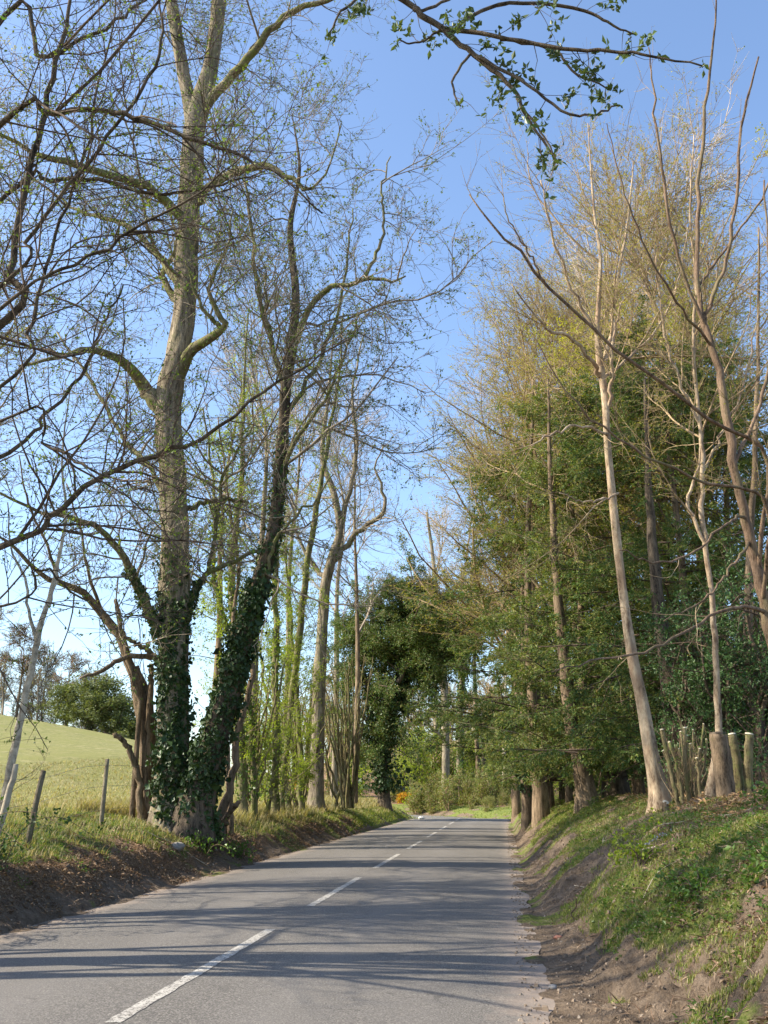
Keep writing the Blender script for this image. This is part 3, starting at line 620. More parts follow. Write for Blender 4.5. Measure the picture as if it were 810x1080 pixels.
troot = empty('overhanging_tree', root_of(ot), 'tree whose leafy dark bough hangs into the blue sky at the top centre', 'tree')
o0 = np.array(root_of(ot)); kk = []
ost = stems(OX-.6, OY+1.2, 6, 33, away=-.6)
for q in [ot]+ost: kk.append(Geo().add(*trunk_geo(q, 12)).build('trunk', M['bark_dark'], troot, origin=o0))
for s in ob: kk.append(Geo().add(*tubes(s[None, :, :3], s[None, :, 3], 8, .1)).build('limb', M['bark_dark'], troot, origin=o0))
for s in oaux: kk.append(Geo().add(*tubes(s[None, :, :3], s[None, :, 3], 8, .1)).build('limb', M['bark_dark'], troot, origin=o0))
g = Geo(); grow(oaux+[ot[16:]]+[q[12:] for q in ost], [S(2.4, .12, 1.5, 50, 7, .15, .03, .007, sides=4, rmin=.006), S(4.2, .1, .7, 45, 5, .18, .02, .007, rmin=.004)], [(1, 5, .05, .026, dict(spread=.01))], g)
kk.append(g.build('crown', [M['twig_dark'], M['leaf_fresh']], troot, origin=o0))
g = Geo(); n_ = 24
pts = np.stack([resamp(s[(16 if i == 0 else 4):, :3], n_) for i, s in enumerate(ob)]); rad = np.full((len(ob), n_), .012)
c1 = children(pts, rad, 7.5, .05, .36, 55, 6, .16, .0, .008, rmin=.0035, fall=.5); c2 = children(c1[0], c1[1], 5, .2, .14, 45, 3, .15, .1, .012, rmin=.0025)
for c_, sd_ in ((c1, 4), (c2, 3)): g.add(*tubes(c_[0], c_[1], sd_, cap=False), m=0)
# leaf tufts at the twig ends
tips = np.concatenate([c1[0][:, -1], c2[0][:, -1], pts[:, -1], c2[0][:, 1]]); tips = tips[rng.random(len(tips)) < .9]
k_ = 6; pos = np.repeat(tips, k_, 0)+rng.normal(0, .008, (len(tips)*k_, 3)); dd = rng.normal(0, 1, (len(pos), 3)); dd[:, 2] += .25
sc_ = rng.uniform(.5, 1.15, len(pos)); g.add(*leaf_quads(pos, dd, .068*sc_, .034*sc_), m=1, smooth=False)
kk.append(g.build('foliage', [M['twig_dark'], M['leaf_over']], troot, origin=o0))
for q in kk: q.location = (0, 0, 0)

# winding hazel and its neighbours between the big tree and the road
D = 23
def on_ground(px, D): # ground height under pixel column
    x = (px-405)/FPX*D*1.06; return x
hz = [px_limb(q, n=26, jit=.015) for q in (
    [(228, 872, D-1, 12), (240, 840, D-1, 10), (248, 805, D-1, 9), (249, 775, D-1, 8), (262, 735, D-1, 7.5), (266, 708, D-1, 6.5), (258, 690, D-1, 5), (262, 650, D-1, 3)],
    [(236, 868, D-1.1, 8), (246, 852, D-1.4, 6), (252, 846, D-1.6, 5)],
    [(243, 868, D, 8), (240, 800, D, 7), (238, 740, D, 6), (246, 660, D, 5), (250, 590, D, 4), (240, 520, D, 3), (230, 440, D, 1.5)])]
tree('hazel', 'winding pale-barked hazel stem rising right of the ivy-clad leaning trunk', 'tree', hz, [],
     [S(1.6, .3, 1.2, 45, 7, .16, .05, .008, sides=4, rmin=.005), S(3.4, .1, .6, 45, 5, .2, .02, .008, rmin=.004), S(4, .1, .3, 45, 3, .2, .02, .008, rmin=.003)],
     [(1, 1.5, .05, .035, dict(spread=.01)), (2, 1.6, .05, .035, dict(spread=.01))], 'bark_brown', 'twig_tan', 'leaf_lime', flare=.15, sides=10)
FRESH = [(1, 7, .055, .04, dict(spread=.03)), (2, 9, .055, .04, dict(spread=.03)), (0, 9, .055, .04, dict(spread=.03))]
YOUNG = [S(6.0, .06, 1.2, 55, 7, .16, .03, .008, sides=4, rmin=.006, fall=.4), S(5.5, .1, .6, 45, 5, .2, .02, .008, rmin=.004), S(6, .1, .3, 45, 3, .2, .0, .008, rmin=.003)]
def young(label, pxs, ivy_n=0, lm='leaf_lime', tw='twig_moss', bark_='bark_moss', group='young leafy trees along the left verge', per=1.0, fl=.25, sp=YOUNG, ivy_m='ivy_light', name='young_tree', ivr=(1, 22)):
    tr = [px_limb(q, n=30, jit=.02) for q in pxs]
    lf = [(a, b*per, c, d, e) for (a, b, c, d, e) in FRESH]
    return tree(name, label, 'tree', tr, [], sp, lf, bark_, tw, lm, flare=fl, sides=10,
                ivy=[(t[ivr[0]:ivr[1]], ivy_n, .09, .12, 1.2) for t in tr] if ivy_n else (), group=group, ivy_m=ivy_m)
young('ivy-wrapped upright stems with fresh leaf just behind the leaning trunk', [[(258, 866, 27, 12), (252, 760, 27, 11), (246, 660, 27, 10), (246, 580, 27, 8), (254, 500, 27, 6), (256, 420, 27, 4), (262, 330, 27, 1.5)], [(268, 862, 27.4, 8), (262, 740, 27.4, 7), (228, 620, 27.4, 5), (226, 520, 27.4, 4), (214, 430, 27.4, 2)]], 1400, per=.7)
young('thin leafy stem wrapped in bright ivy leaf, first right of the leaning trunk', [[(290, 866, 31, 10), (290, 780, 31, 9), (291, 700, 31, 9), (290, 610, 31, 7), (294, 540, 31, 6), (300, 450, 31, 3), (304, 380, 31, 1.5)]], 1600, per=.9)
young('leaning mossy young tree with thin lime leaf, second right of the leaning trunk', [[(296, 862, 32, 9), (302, 790, 32, 8), (312, 700, 32, 8), (322, 610, 32, 8), (334, 540, 32, 7), (345, 470, 32, 5), (356, 400, 32, 3), (362, 330, 32, 1.5)], [(280, 868, 30, 6), (288, 820, 30, 5), (292, 760, 30, 4), (300, 700, 30, 2)]], 0, per=.45)
young('bushy lime-leaved sapling beside the verge, left of the straight grey trunk', [[(318, 858, 34, 7), (316, 780, 34, 6), (310, 700, 34, 5), (304, 620, 34, 3), (300, 560, 34, 1.5)], [(305, 860, 33, 6), (298, 800, 33, 5), (280, 730, 33, 4), (272, 660, 33, 2)]], 0, per=1.15)
# straight tree with forked top
D = 38
T1 = px_limb([(333, 856, D, 20), (335, 800, D, 17), (336, 730, D, 16), (340, 660, D, 14), (343, 620, D, 13), (350, 590, D, 12), (358, 560, D, 9), (352, 520, D, 8), (340, 480, D, 6), (346, 420, D, 4), (352, 350, D, 1.5)], n=44)
tl = [px_limb([(350, 592, D, 9), (368, 572, D, 8), (384, 556, D-.4, 6.5), (404, 540, D-.8, 5), (404, 520, D-.9, 4), (396, 495, D-1, 2.5), (404, 470, D-1, 1.5)], n=20, jit=.03),
      px_limb([(358, 560, D, 8), (368, 520, D, 6), (376, 470, D, 5), (372, 410, D, 3), (385, 350, D, 1.5)], n=20, jit=.03),
      px_limb([(345, 612, D, 7), (325, 590, D+.3, 5), (312, 560, D+.6, 3.5), (308, 520, D+.8, 2)], n=16, jit=.03)]
tree('forked_tree', 'straight grey trunk forking into a bare crooked crown, left of the dark ivy tree', 'tree', [T1], tl, OLD[:1]+[S(2.2, .1, 1.2, 45, 6, .2, .04, .009, sides=3, rmin=.008), S(4, .1, .6, 45, 4, .2, .02, .008, rmin=.006)],
     [(2, .9, .06, .035, dict(spread=.01))], 'bark_grey', 'twig_grey', 'leaf_bud', flare=.3, rough=.3, crown_src=[T1[22:]]+tl)

# multi-stem thickets
def thicket(label, px, D, base_y, top_y, n, spread, lean, w=4, m='bark_hazel', tw='twig_tan', lm='leaf_lime', leafper=.6, name='hazel_thicket', group='hazel thickets on the left verge', sdens=1.4, lsz=.045):
    tr = []
    for k in range(n):
        b0 = px+rng.normal(0, spread*.25); t_ = px+rng.normal(lean, spread); tp = top_y+rng.uniform(-12, 45); dd_ = D+rng.normal(0, .3)
        tr.append(px_limb([(b0, base_y, dd_, w), ((b0*2+t_)/3+rng.normal(0, 3), (base_y*2+tp)/3, dd_+rng.normal(0, .2), w*.85), ((b0+2*t_)/3+rng.normal(0, 4), (base_y+2*tp)/3, dd_+rng.normal(0, .3), w*.6), (t_, tp, dd_+rng.normal(0, .5), w*.25)], n=16, jit=.02))
    o0 = np.array([*tr[0][0, :3]]); o0[2] = gz(o0[0], o0[1]); root = empty(name, tuple(o0), label, 'shrub', group)
    g = Geo(); g.add(*tubes(np.stack([t[:, :3] for t in tr]), np.stack([t[:, 3] for t in tr]), 6)); a = g.build('stems', M[m], root, origin=o0)
    g = Geo(); grow(tr, [S(sdens, .3, .8, 35, 6, .14, .05, .007, sides=3, rmin=.005), S(3, .1, .4, 40, 4, .16, .03, .008, rmin=.004)], [(0, 3*leafper, lsz, lsz*.7, dict(spread=.02)), (1, 3*leafper, lsz, lsz*.7, dict(spread=.02))], g)
    b = g.build('twigs', [M[tw], M[lm]], root, origin=o0); a.location = b.location = (0, 0, 0); KIDS[root.name] = [a, b]; return root
thicket('thicket of upright bare tan stems between the forked tree and the dark ivy bush', 366, 41, 852, 700, 26, 20, -4, w=3.2)
thicket('thicket of thin brown stems with lime leaf below the leaning trunk', 262, 29, 866, 700, 18, 16, 0, w=4, leafper=1.3)
thicket('low bright lime thicket between the saplings and the forked tree', 308, 35, 860, 700, 20, 24, 0, w=3, leafper=2.6)
thicket('brown stemmed thicket with a few leaves left of the forked tree, by the fence', 322, 41, 850, 720, 16, 18, 0, w=2.6, leafper=1.6)

# dark ivy-smothered tree leaning over the road
D = 54
K1 = px_limb([(406, 856, D, 16), (404, 825, D, 14), (402, 790, D, 14), (412, 755, D, 13), (428, 715, D, 11), (436, 690, D, 9), (450, 660, D, 7), (470, 640, D, 4)], n=30)
kl = [px_limb([(408, 690, D+1, 6), (390, 665, D+1, 5), (376, 650, D+1, 3)], n=16, jit=.04), px_limb([(430, 690, D+1, 6), (465, 662, D+.5, 5), (490, 652, D, 3)], n=16, jit=.04), px_limb([(420, 720, D-1, 6), (445, 672, D-1.5, 5), (470, 668, D-2, 3)], n=16, jit=.04),
      px_limb([(404, 800, D, 8), (392, 760, D, 7), (385, 715, D, 5), (380, 660, D, 3)], n=16, jit=.04),
      px_limb([(420, 735, D, 8), (418, 690, D, 6), (408, 655, D, 5), (400, 630, D, 3)], n=16, jit=.04),
      px_limb([(428, 718, D, 7), (455, 695, D-1, 6), (485, 680, D-2, 5), (500, 660, D-2.5, 3)], n=16, jit=.04),
      px_limb([(436, 690, D, 7), (440, 660, D, 5), (436, 632, D, 4), (432, 615, D, 2)], n=16, jit=.04),
      px_limb([(440, 680, D, 6), (470, 650, D-1, 5), (500, 640, D-2, 4), (520, 650, D-2.6, 2)], n=16, jit=.04)]
tree('dark_ivy_tree', 'dark evergreen tree smothered in ivy, arching right over the road', 'tree', [K1], kl,
     [S(10, .05, 2.2, 75, 7, .2, -.03, .01, sides=4, rmin=.012, fall=.3), S(4.5, .1, .9, 50, 5, .2, -.03, .01, rmin=.008), S(4, .1, .45, 50, 3, .2, -.03, .01, rmin=.006)],
     [(2, 20, .12, .06, dict(spread=.08)), (1, 22, .12, .06, dict(spread=.1)), (0, 16, .12, .06, dict(spread=.14))], 'bark_dark', 'twig_dark', 'yew', flare=.3,
     ivy=[(K1[3:22], 7000, .15, .7, 1.3), (kl[3][:12], 1800, .14, .4, 1.0)], crown_src=kl+[K1[14:]])

# trunks by the bend
D = 84
T2 = px_limb([(470, 862, D, 13), (470, 820, D, 10), (470, 770, D, 9.5), (468, 720, D, 9), (462, 670, D, 7), (458, 600, D, 5), (450, 540, D, 3)], n=30)
t2l = [px_limb([(468, 780, D, 5), (456, 768, D-.5, 4), (440, 752, D-1, 3), (424, 752, D-1.2, 2)], n=12, jit=.04), px_limb([(465, 690, D, 5), (480, 640, D, 4), (492, 590, D, 2.5), (498, 540, D, 1.5)], n=12, jit=.05)]
BARE = [S(.8, .3, 3.0, 45, 8, .14, .06, .009, sides=4, rmin=.016), S(2.0, .1, 1.5, 40, 6, .16, .04, .008, rmin=.011), S(3.2, .1, .75, 38, 4, .16, .02, .008, rmin=.009)]
tree('bare_tree', 'pale bare trunk with a crooked low limb, on the verge where the road bends', 'tree', [T2], t2l, BARE, None, 'bark_grey', 'twig_pale', crown_src=[T2[16:]]+t2l, flare=.25)
T3 = px_limb([(482, 862, D+2, 10), (485, 800, D+2, 8), (486, 740, D+2, 7.5), (490, 690, D+2, 5), (496, 620, D+2, 3), (500, 560, D+2, 1.5)], n=26)
tree('ivy_post_tree', 'slim trunk sheathed in bright green ivy, right beside the pale bare trunk', 'tree', [T3], [], BARE, None, 'bark_grey', 'twig_pale', ivy=[(T3[1:16], 2600, .17, .14, 1)], ivy_m='ivy_light', crown_src=[T3[14:]], flare=.25)
D = 88
T4 = px_limb([(507, 858, D, 6), (510, 800, D, 5), (505, 760, D, 3), (500, 710, D, 1.5)], n=18)
tree('ivied_sapling', 'small dark ivy-covered sapling at the outside of the bend', 'tree', [T4], [], [S(2.2, .1, 1.2, 60, 6, .2, 0, .01, rmin=.01), S(3, .1, .6, 50, 4, .2, -.03, .01, rmin=.008)], [(0, 14, .17, .09, dict(spread=.12)), (1, 10, .17, .09, dict(spread=.1))], 'bark_dark', 'twig_dark', 'leaf_dark', ivy=[(T4, 900, .18, .25, 1)])
D = 93
T5 = px_limb([(533, 858, D, 5.5), (532, 820, D, 5), (532, 780, D, 5), (532, 750, D, 3.5), (534, 700, D, 2), (530, 650, D, 1)], n=20)
tree('bare_tree', 'thin whitish bare trunk with forked low limb beyond the bend, nearest the right bank', 'tree', [T5], [px_limb([(532, 790, D, 3), (522, 775, D, 2.5), (508, 752, D, 2), (500, 735, D, 1)], n=12), px_limb([(545, 862, D-1, 3), (540, 820, D-1, 2.6), (530, 800, D-1, 2)], n=12)], BARE, None, 'bark_pale', 'twig_pale', crown_src=[T5[10:]])

# ================================================================ copies of a few grown kinds
def proto(name, label, cat, H, r, specs, leaf, bark_, tw, lm, crook=.25, n=30, trunks=1, lean=0, group=None, start=.3, crown='crown'):
    tr = []
    for k in range(trunks):
        a = rng.uniform(0, 6.28); sp = 0 if trunks == 1 else .12*H
        c = [(rng.normal(0, .03*trunks), rng.normal(0, .03*trunks), -.3, r)]
        for q in (.15, .35, .55, .75, .9, 1):
            c.append((math.cos(a)*sp*q*q+rng.normal(0, crook*q), math.sin(a)*sp*q*q+rng.normal(0, crook*q)+lean*q, H*q*(1 if k == 0 else rng.uniform(.75, 1)), r*(1-q)**.8+.01))
        tr.append(spline([list(q) for q in c], n))
    root = empty(name, (0, 0, 0), label, cat, group); kids = []
    for s in tr: kids.append(Geo().add(*trunk_geo(s, 10, .25, .35)).build('trunk', M[bark_], root))
    g = Geo(); src = [s[int(len(s)*start):] for s in tr]; grow(src, specs, leaf, g); kids.append(g.build(crown, [M[tw], M[lm]], root)); KIDS[root.name] = kids
    return root
used = set()
def put(p, px, D, s, rz, label, group=None, dz=0, base=None):
    x = (px-405)/FPX*D*.957; z = gz(x, D)-.05+dz
    sc3 = s if isinstance(s, tuple) else (s, s, s)
    if GAPS is not None and abs(x-float(cx(D))) < HW+.4: print('ONROAD', label)
    if p.name not in used:
        used.add(p.name); p.location = (x, D, z); p.rotation_euler = (0, 0, rz); p.scale = sc3; p['label'] = label
        if group: p['group'] = group
        return p
    return copy_tree(p, (x, D, z), rz, sc3, label, group)
pB1 = proto('bare_tree', '', 'tree', 15, .13, [S(2.4, .1, 3.6, 38, 8, .12, .07, .009, sides=4, rmin=.02, fall=.65), S(3.0, .1, 1.6, 36, 6, .14, .05, .008, rmin=.011), S(4.4, .1, .8, 36, 4, .15, .03, .008, rmin=.009)], [(2, .5, .06, .03, {})], 'bark_grey', 'twig_pale', 'leaf_bud')
pB2 = proto('bare_tree', '', 'tree', 17, .14, [S(2.2, .1, 4.0, 45, 9, .16, .06, .009, sides=4, rmin=.02, fall=.6), S(3.0, .1, 1.7, 40, 6, .17, .03, .008, rmin=.011), S(4.4, .1, .85, 40, 4, .17, .0, .008, rmin=.009)], [(2, .8, .06, .035, {})], 'bark_brown', 'twig_grey', 'leaf_bud')
pY = proto('budding_tree', '', 'tree', 15, .10, [S(5.6, .04, 4.0, 40, 9, .10, .05, .008, sides=4, rmin=.012, fall=.5), S(5.0, .1, 1.5, 36, 6, .13, .02, .007, rmin=.0065), S(5, .1, .7, 35, 5, .14, -.05, .006, rmin=.0045)], [(2, 5.0, .055, .028, dict(spread=.02, droop=.4)), (1, 3.0, .055, .028, dict(spread=.02, droop=.4))], 'bark_brown', 'twig_tan', 'leaf_yellow')
pYG = proto('budding_tree', '', 'tree', 13, .10, [S(4.0, .05, 3.6, 42, 8, .12, .04, .008, sides=4, rmin=.014, fall=.5), S(4.4, .1, 1.4, 38, 6, .14, .02, .007, rmin=.007), S(5, .1, .6, 38, 4, .14, -.05, .006, rmin=.0045)], [(2, 8, .065, .04, dict(spread=.03)), (1, 5, .065, .04, dict(spread=.03))], 'bark_brown', 'twig_tan', 'leaf_gold')
pC = proto('conifer', '', 'tree', 15, .13, [S(8.0, .04, 3.5, 82, 8, .08, -.015, .012, sides=4, rmin=.014, fall=.72, jl=.14), S(4.2, .08, 1.05, 48, 5, .12, -.06, .01, rmin=.007, fall=.5, flat=.5), S(6.5, .05, .42, 42, 4, .14, -.12, .008, rmin=.004, flat=.3)], [(2, 14, .11, .034, dict(spread=.02, droop=.35)), (1, 12, .10, .034, dict(spread=.03, droop=.35))], 'bark_brown', 'twig_dark', 'conifer', crook=.12, start=.08, crown='foliage')
pC2 = proto('conifer', '', 'tree', 14, .14, [S(8.0, .04, 3.4, 75, 8, .1, .0, .012, sides=4, rmin=.014, fall=.7, jl=.14), S(4.2, .08, 1.1, 48, 5, .14, -.05, .01, rmin=.007, fall=.5, flat=.4), S(6.5, .05, .42, 42, 4, .15, -.10, .008, rmin=.004, flat=.2)], [(2, 14, .11, .034, dict(spread=.03, droop=.3)), (1, 12, .10, .036, dict(spread=.03, droop=.3))], 'bark_brown', 'twig_moss', 'conifer_light', crook=.2, start=.09, crown='foliage')
pH = proto('holly', '', 'shrub', 4.2, .06, [S(4, .05, 1.3, 60, 6, .15, .02, .01, sides=4, rmin=.008, fall=.4), S(5, .1, .6, 50, 4, .18, .0, .01, rmin=.005), S(4, .1, .3, 50, 3, .18, .0, .01, rmin=.004)], [(2, 9, .075, .045, dict(spread=.03)), (1, 6, .075, .045, dict(spread=.04))], 'bark_dark', 'twig_dark', 'holly', trunks=4, start=.05, crown='foliage')
pL = proto('lime_bush', '', 'shrub', 5.0, .06, [S(3.2, .05, 1.6, 50, 6, .15, .03, .009, sides=4, rmin=.01, fall=.4), S(4, .1, .8, 45, 4, .18, .0, .01, rmin=.007)], [(1, 10, .13, .075, dict(spread=.10)), (0, 9, .13, .075, dict(spread=.14))], 'bark_moss', 'twig_moss', 'leaf_lime', trunks=5, start=.05, crown='foliage')

# bare trees behind the left verge
GB = 'bare trees behind the left verge'
put(pB1, 262, 30, 1.1, 1.0, 'tall bare tree directly behind the leaning ivied trunk', GB)
put(pB1, 352, 62, 1.7, 2.2, 'pale bare tree rising between the forked tree and the dark ivy tree', GB)
put(pB2, 375, 47, 1.1, .5, 'bare tree with wide twigs just right of the forked tree', GB)
put(pB1, 462, 96, 1.9, 4.0, 'pale twiggy bare tree far off in the gap above the road', GB)
put(pB2, 505, 90, 1.6, 3.3, 'bare tree far off just left of the conifers, over the bend', GB)
put(pB1, 300, 40, 1.2, 3.1, 'slim bare tree behind the lime saplings', GB)
put(pB2, 222, 34, 1.0, 2.7, 'bare tree seen between the two ivied trunks', GB)
def put_at(p, x, y, s, rz, lb, group):
    c = copy_tree(p, (x, y, gz(x, y)-.05), rz, (s, s, s), lb, group); return c
GE = 'hedge trees at the left edge'
# wooded crest of the pasture
GH = 'trees along the crest of the pasture hill'
pF1 = proto('bare_tree', '', 'tree', 14, .22, [S(3.2, .1, 3.8, 42, 7, .14, .06, .009, sides=4, rmin=.05, fall=.5), S(4.4, .1, 1.7, 40, 5, .16, .04, .008, rmin=.04), S(5, .1, .9, 40, 3, .16, .0, .008, rmin=.032)], [(2, 1.2, .16, .1, {})], 'bark_grey', 'twig_grey', 'leaf_bud')
pF2 = proto('bare_tree', '', 'tree', 12, .2, [S(4.0, .1, 3.6, 52, 7, .16, .03, .009, sides=4, rmin=.05, fall=.5), S(4.8, .1, 1.7, 45, 5, .18, .02, .008, rmin=.04), S(5, .1, .9, 42, 3, .18, .0, .008, rmin=.032)], [(2, 1.5, .16, .1, {})], 'bark_brown', 'twig_red', 'leaf_bud')
for (px, D_, s, rz, p, lb) in [(-30, 112, 1.0, 0, pF1, 'bare tree on the pasture crest cut by the left edge'), (8, 106, 1.0, 1.3, pF2, 'bare tree on the pasture crest left of the pale sapling'), (36, 112, 1.05, 2.6, pF1, 'bare tree on the pasture crest right behind the pale sapling'), (62, 104, .85, 3.9, pF2, 'brownish bare tree on the crest left of the green bushes'), (84, 108, .95, 5.2, pF1, 'bare tree on the crest behind the left green bush'), (110, 106, .85, .7, pF2, 'bare tree on the crest behind the right green bush'), (22, 116, 1.05, .2, pF1, 'grey bare tree farthest back on the crest'), (98, 112, .95, 1.9, pF2, 'rounded bare tree farthest back behind the bushes')]:
    s *= .8
    put(p, px, D_, s, rz, lb, GH)
pG = proto('green_bush', '', 'shrub', 5.0, .06, [S(3.2, .05, 1.8, 55, 6, .15, .0, .009, sides=4, rmin=.012, fall=.4), S(4, .1, .8, 50, 4, .18, .0, .01, rmin=.008)], [(1, 12, .2, .13, dict(spread=.16)), (0, 12, .2, .13, dict(spread=.2))], 'bark_moss', 'twig_moss', 'leaf_olive', trunks=6, start=.02, crown='foliage')
for (px, D_, s, rz, lb) in [(64, 98, (1.1, 1.1, .8), 0, 'rounded green bush on the pasture crest, leftmost of its row'), (88, 96, (1.7, 1.5, 1.0), 2, 'largest rounded green bush in the row on the pasture crest'), (116, 95, (1.5, 1.4, .85), 4, 'green bush right of the largest one on the pasture crest'), (142, 95, (1.3, 1.2, .7), 1, 'low green bush half hidden behind the sawn stems, on the pasture crest')]:
    put(pG, px, D_, s, rz, lb, 'green bushes on the pasture crest')
pE = proto('hedge_tree', 'multi-stemmed hedge tree just outside the left edge, only its upper twigs showing', 'tree', 10.5, .085, [S(2.6, .05, 2.4, 45, 8, .14, .05, .009, sides=4, rmin=.012, fall=.5), S(3.4, .1, 1.2, 40, 6, .16, .02, .008, rmin=.006), S(4.5, .1, .6, 40, 4, .16, .0, .008, rmin=.0045)], [(2, 3, .045, .025, {}), (1, 2, .045, .025, {})], 'bark_brown', 'twig_moss', 'leaf_bud', crook=.3, trunks=6, start=.3, group=GE)
pE.location = (-8.4, 12.4, gz(-8.4, 12.4))
put_at(pE, -8.8, 16.0, .95, 2.3, 'multi-stemmed hedge tree at the left edge between the pale sapling and the field', GE)
put_at(pY, -8.6, 15.0, .85, .3, 'budding hedge tree whose twigs fill the left edge behind the pale sapling', GE)
put_at(pB2, -11.5, 19.5, .85, 2.0, 'bare hedge tree at the left edge standing farther off in the pasture', GE)
put_at(pY, -10.4, 11.5, .9, 4.0, 'budding hedge tree showing only its twig ends at the upper left edge', GE)
# lime bushes beyond the bend
GL = 'lime-green bushes beyond the bend'
for (px, D_, s, rz, lb) in [(438, 88, 1.3, 0, 'lime bush seen right of the dark ivy tree foot'), (458, 95, 1.35, 1.2, 'lime bush behind the pale bare trunk'), (498, 98, 1.3, 2.2, 'lime bush behind the dark ivied sapling'), (522, 100, 1.35, 3.3, 'lime bush left of the thin whitish trunk'), (552, 86, 1.2, 4.1, 'lime bush beside the right bank where the road disappears'), (374, 66, .95, 5.1, 'lime bush behind the tan thicket'), (276, 42, .75, 3.6, 'lime bush at the pasture edge behind the leaning trunk'), (575, 70, 1.0, 2.9, 'lime bush seen between the conifer trunks'), (640, 62, .9, 2.1, 'lime bush deep in the wood behind the tall pale trunk')]:
    put(pL, px, D_, s, rz, lb, GL)
def gorse(px, D_, s, lb):
    x = (px-405)/FPX*D_*.957; z = gz(x, D_); root = empty('gorse', (x, D_, z), lb, 'shrub', 'orange-flowered gorse bushes')
    tr = [spline([[0, 0, 0, .03], [rng.normal(0, .2), rng.normal(0, .2), .6*s, .02], [rng.normal(0, .5)*s, rng.normal(0, .5)*s, 1.3*s, .008]], 10) for _ in range(14)]
    g = Geo(); g.add(*tubes(np.stack([t[:, :3] for t in tr]), np.stack([t[:, 3] for t in tr]), 5)); g.build('stems', M['bark_dark'], root)
    g = Geo(); grow(tr, [S(6, .1, .5*s, 50, 4, .2, 0, .01)], [(0, 16, .13, .08, dict(spread=.1))], g); g.build('flowers', [M['twig_moss'], M['gorse']], root)
gorse(320, 52, .7, 'orange gorse bush in the pasture beside the straight forked trunk'); gorse(425, 92, .6, 'orange gorse bush behind the dark ivy tree, near the bend')

# ================================================================ RIGHT SIDE
D = 16.0
Q1 = px_limb([(697, 856, D, 34), (694, 835, D, 27), (686, 790, D, 22), (677, 740, D, 19), (666, 690, D, 17), (659, 640, D, 16), (652, 580, D, 14), (646, 520, D, 13), (641, 470, D, 12), (638, 420, D, 12), (633, 385, D, 11), (630, 350, D, 8), (632, 310, D, 6), (633, 270, D, 5), (628, 235, D, 4), (624, 190, D, 3), (620, 130, D, 1.5)], n=60, k=.78)
ql = [px_limb(q, n=18, jit=.015) for q in (
    [(636, 400, D, 7), (622, 378, D-.3, 5), (600, 355, D-.6, 4.5), (580, 350, D-1, 3.5), (562, 330, D-1.3, 2.5), (540, 300, D-1.6, 1.5)],
    [(634, 385, D, 7), (645, 350, D+.3, 5), (650, 300, D+.6, 4), (662, 240, D+1, 3), (668, 170, D+1.2, 1.5)],
    [(631, 355, D, 6), (612, 320, D-.2, 4), (594, 280, D-.5, 3.4), (580, 240, D-.8, 2.5), (570, 190, D-1, 1.5)],
    [(640, 440, D, 5), (646, 400, D-.2, 4.5), (646, 360, D-.4, 3.5), (655, 320, D-.6, 2)],
    [(642, 460, D, 4), (620, 450, D-.5, 3), (590, 455, D-1, 2.6), (560, 470, D-1.4, 1.5)],
    [(636, 400, D, 4.5), (660, 380, D+.5, 3.5), (690, 350, D+1, 3), (715, 300, D+1.4, 2), (725, 240, D+1.5, 1)],
    [(652, 520, D, 3), (620, 530, D-.6, 2.4), (590, 520, D-1.1, 1.4)])]
BIR = [S(2.6, .2, 2.0, 38, 8, .10, .04, .008, sides=4, rmin=.007, fall=.55), S(4.6, .1, 1.1, 34, 6, .12, .0, .006, rmin=.0045), S(6.5, .1, .5, 34, 4, .14, -.06, .006, rmin=.0035)]
tree('slender_tree', 'tall slender tree with pale split bark leaning left on top of the right bank', 'tree', [Q1], ql, BIR, [(2, 4, .035, .016, dict(spread=.02, droop=.4)), (1, 2, .035, .016, dict(spread=.01, droop=.3))], 'bark_birch', 'twig_tan', 'leaf_yellow', crown_src=[Q1[30:]]+ql, rough=.3, flare=.35, sides=20)
# coppiced hazel stool
st = []
D = 15.2
for (bx, tx, ty, w, dd_) in [(b_, t_, y_, w_*.66, d_) for (b_, t_, y_, w_, d_) in [(718, 698, 770, 8, 0), (722, 706, 783, 6, -.1), (716, 700, 792, 6, .1), (726, 722, 768, 7, .05), (730, 724, 776, 5, .15), (732, 728, 785, 6, .2), (736, 738, 790, 5, -.1), (720, 712, 800, 5, .3), (734, 742, 764, 4, .3), (738, 735, 800, 6, -.2), (726, 716, 790, 4, .35), (742, 745, 780, 4, .1), (728, 718, 772, 4, .45), (734, 731, 770, 3.5, .5)]]:
    st.append(px_limb([(bx, 868, D+dd_, w*1.2), (bx*.75+tx*.25+rng.normal(0, 1.5), 840, D+dd_, w), (bx*.4+tx*.6+rng.normal(0, 1.5), 812, D+dd_, w), (tx, ty, D+dd_, w*.95)], n=14, jit=.006))
o0 = np.array(root_of(st[0])); root = empty('hazel_stool', tuple(o0), 'coppiced hazel stool of cut greenish rods with white tops beside the slender leaning tree', 'shrub')
for s in st:
    a = Geo().add(*tubes(s[None, :, :3], s[None, :, 3], 8, .12)).build('rod', M['bark_hazel'], root, origin=o0); a.location = (0, 0, 0)
    e = s[-1]; t_ = norm(s[-1, :3]-s[-3, :3]); cp = np.stack([e[:3]+t_*e[3]*.1, e[:3]+t_*(e[3]*.15+.012)])
    b = Geo().add(*tubes(cp[None], np.array([[e[3]*.97, e[3]*.93]]), 10)).build('sawn_face', M['cutwood'], a, origin=o0); b.location = (0, 0, 0)
g = Geo(); grow(st, [S(9, .05, .55, 30, 6, .14, .1, .008, sides=4, rmin=.0035), S(5, .1, .25, 35, 4, .2, .04, .008, rmin=.0025)], [(1, .8, .035, .02, {})], g)
a = g.build('shoots', [M['twig_tan'], M['leaf_bud']], root, origin=o0); a.location = (0, 0, 0)
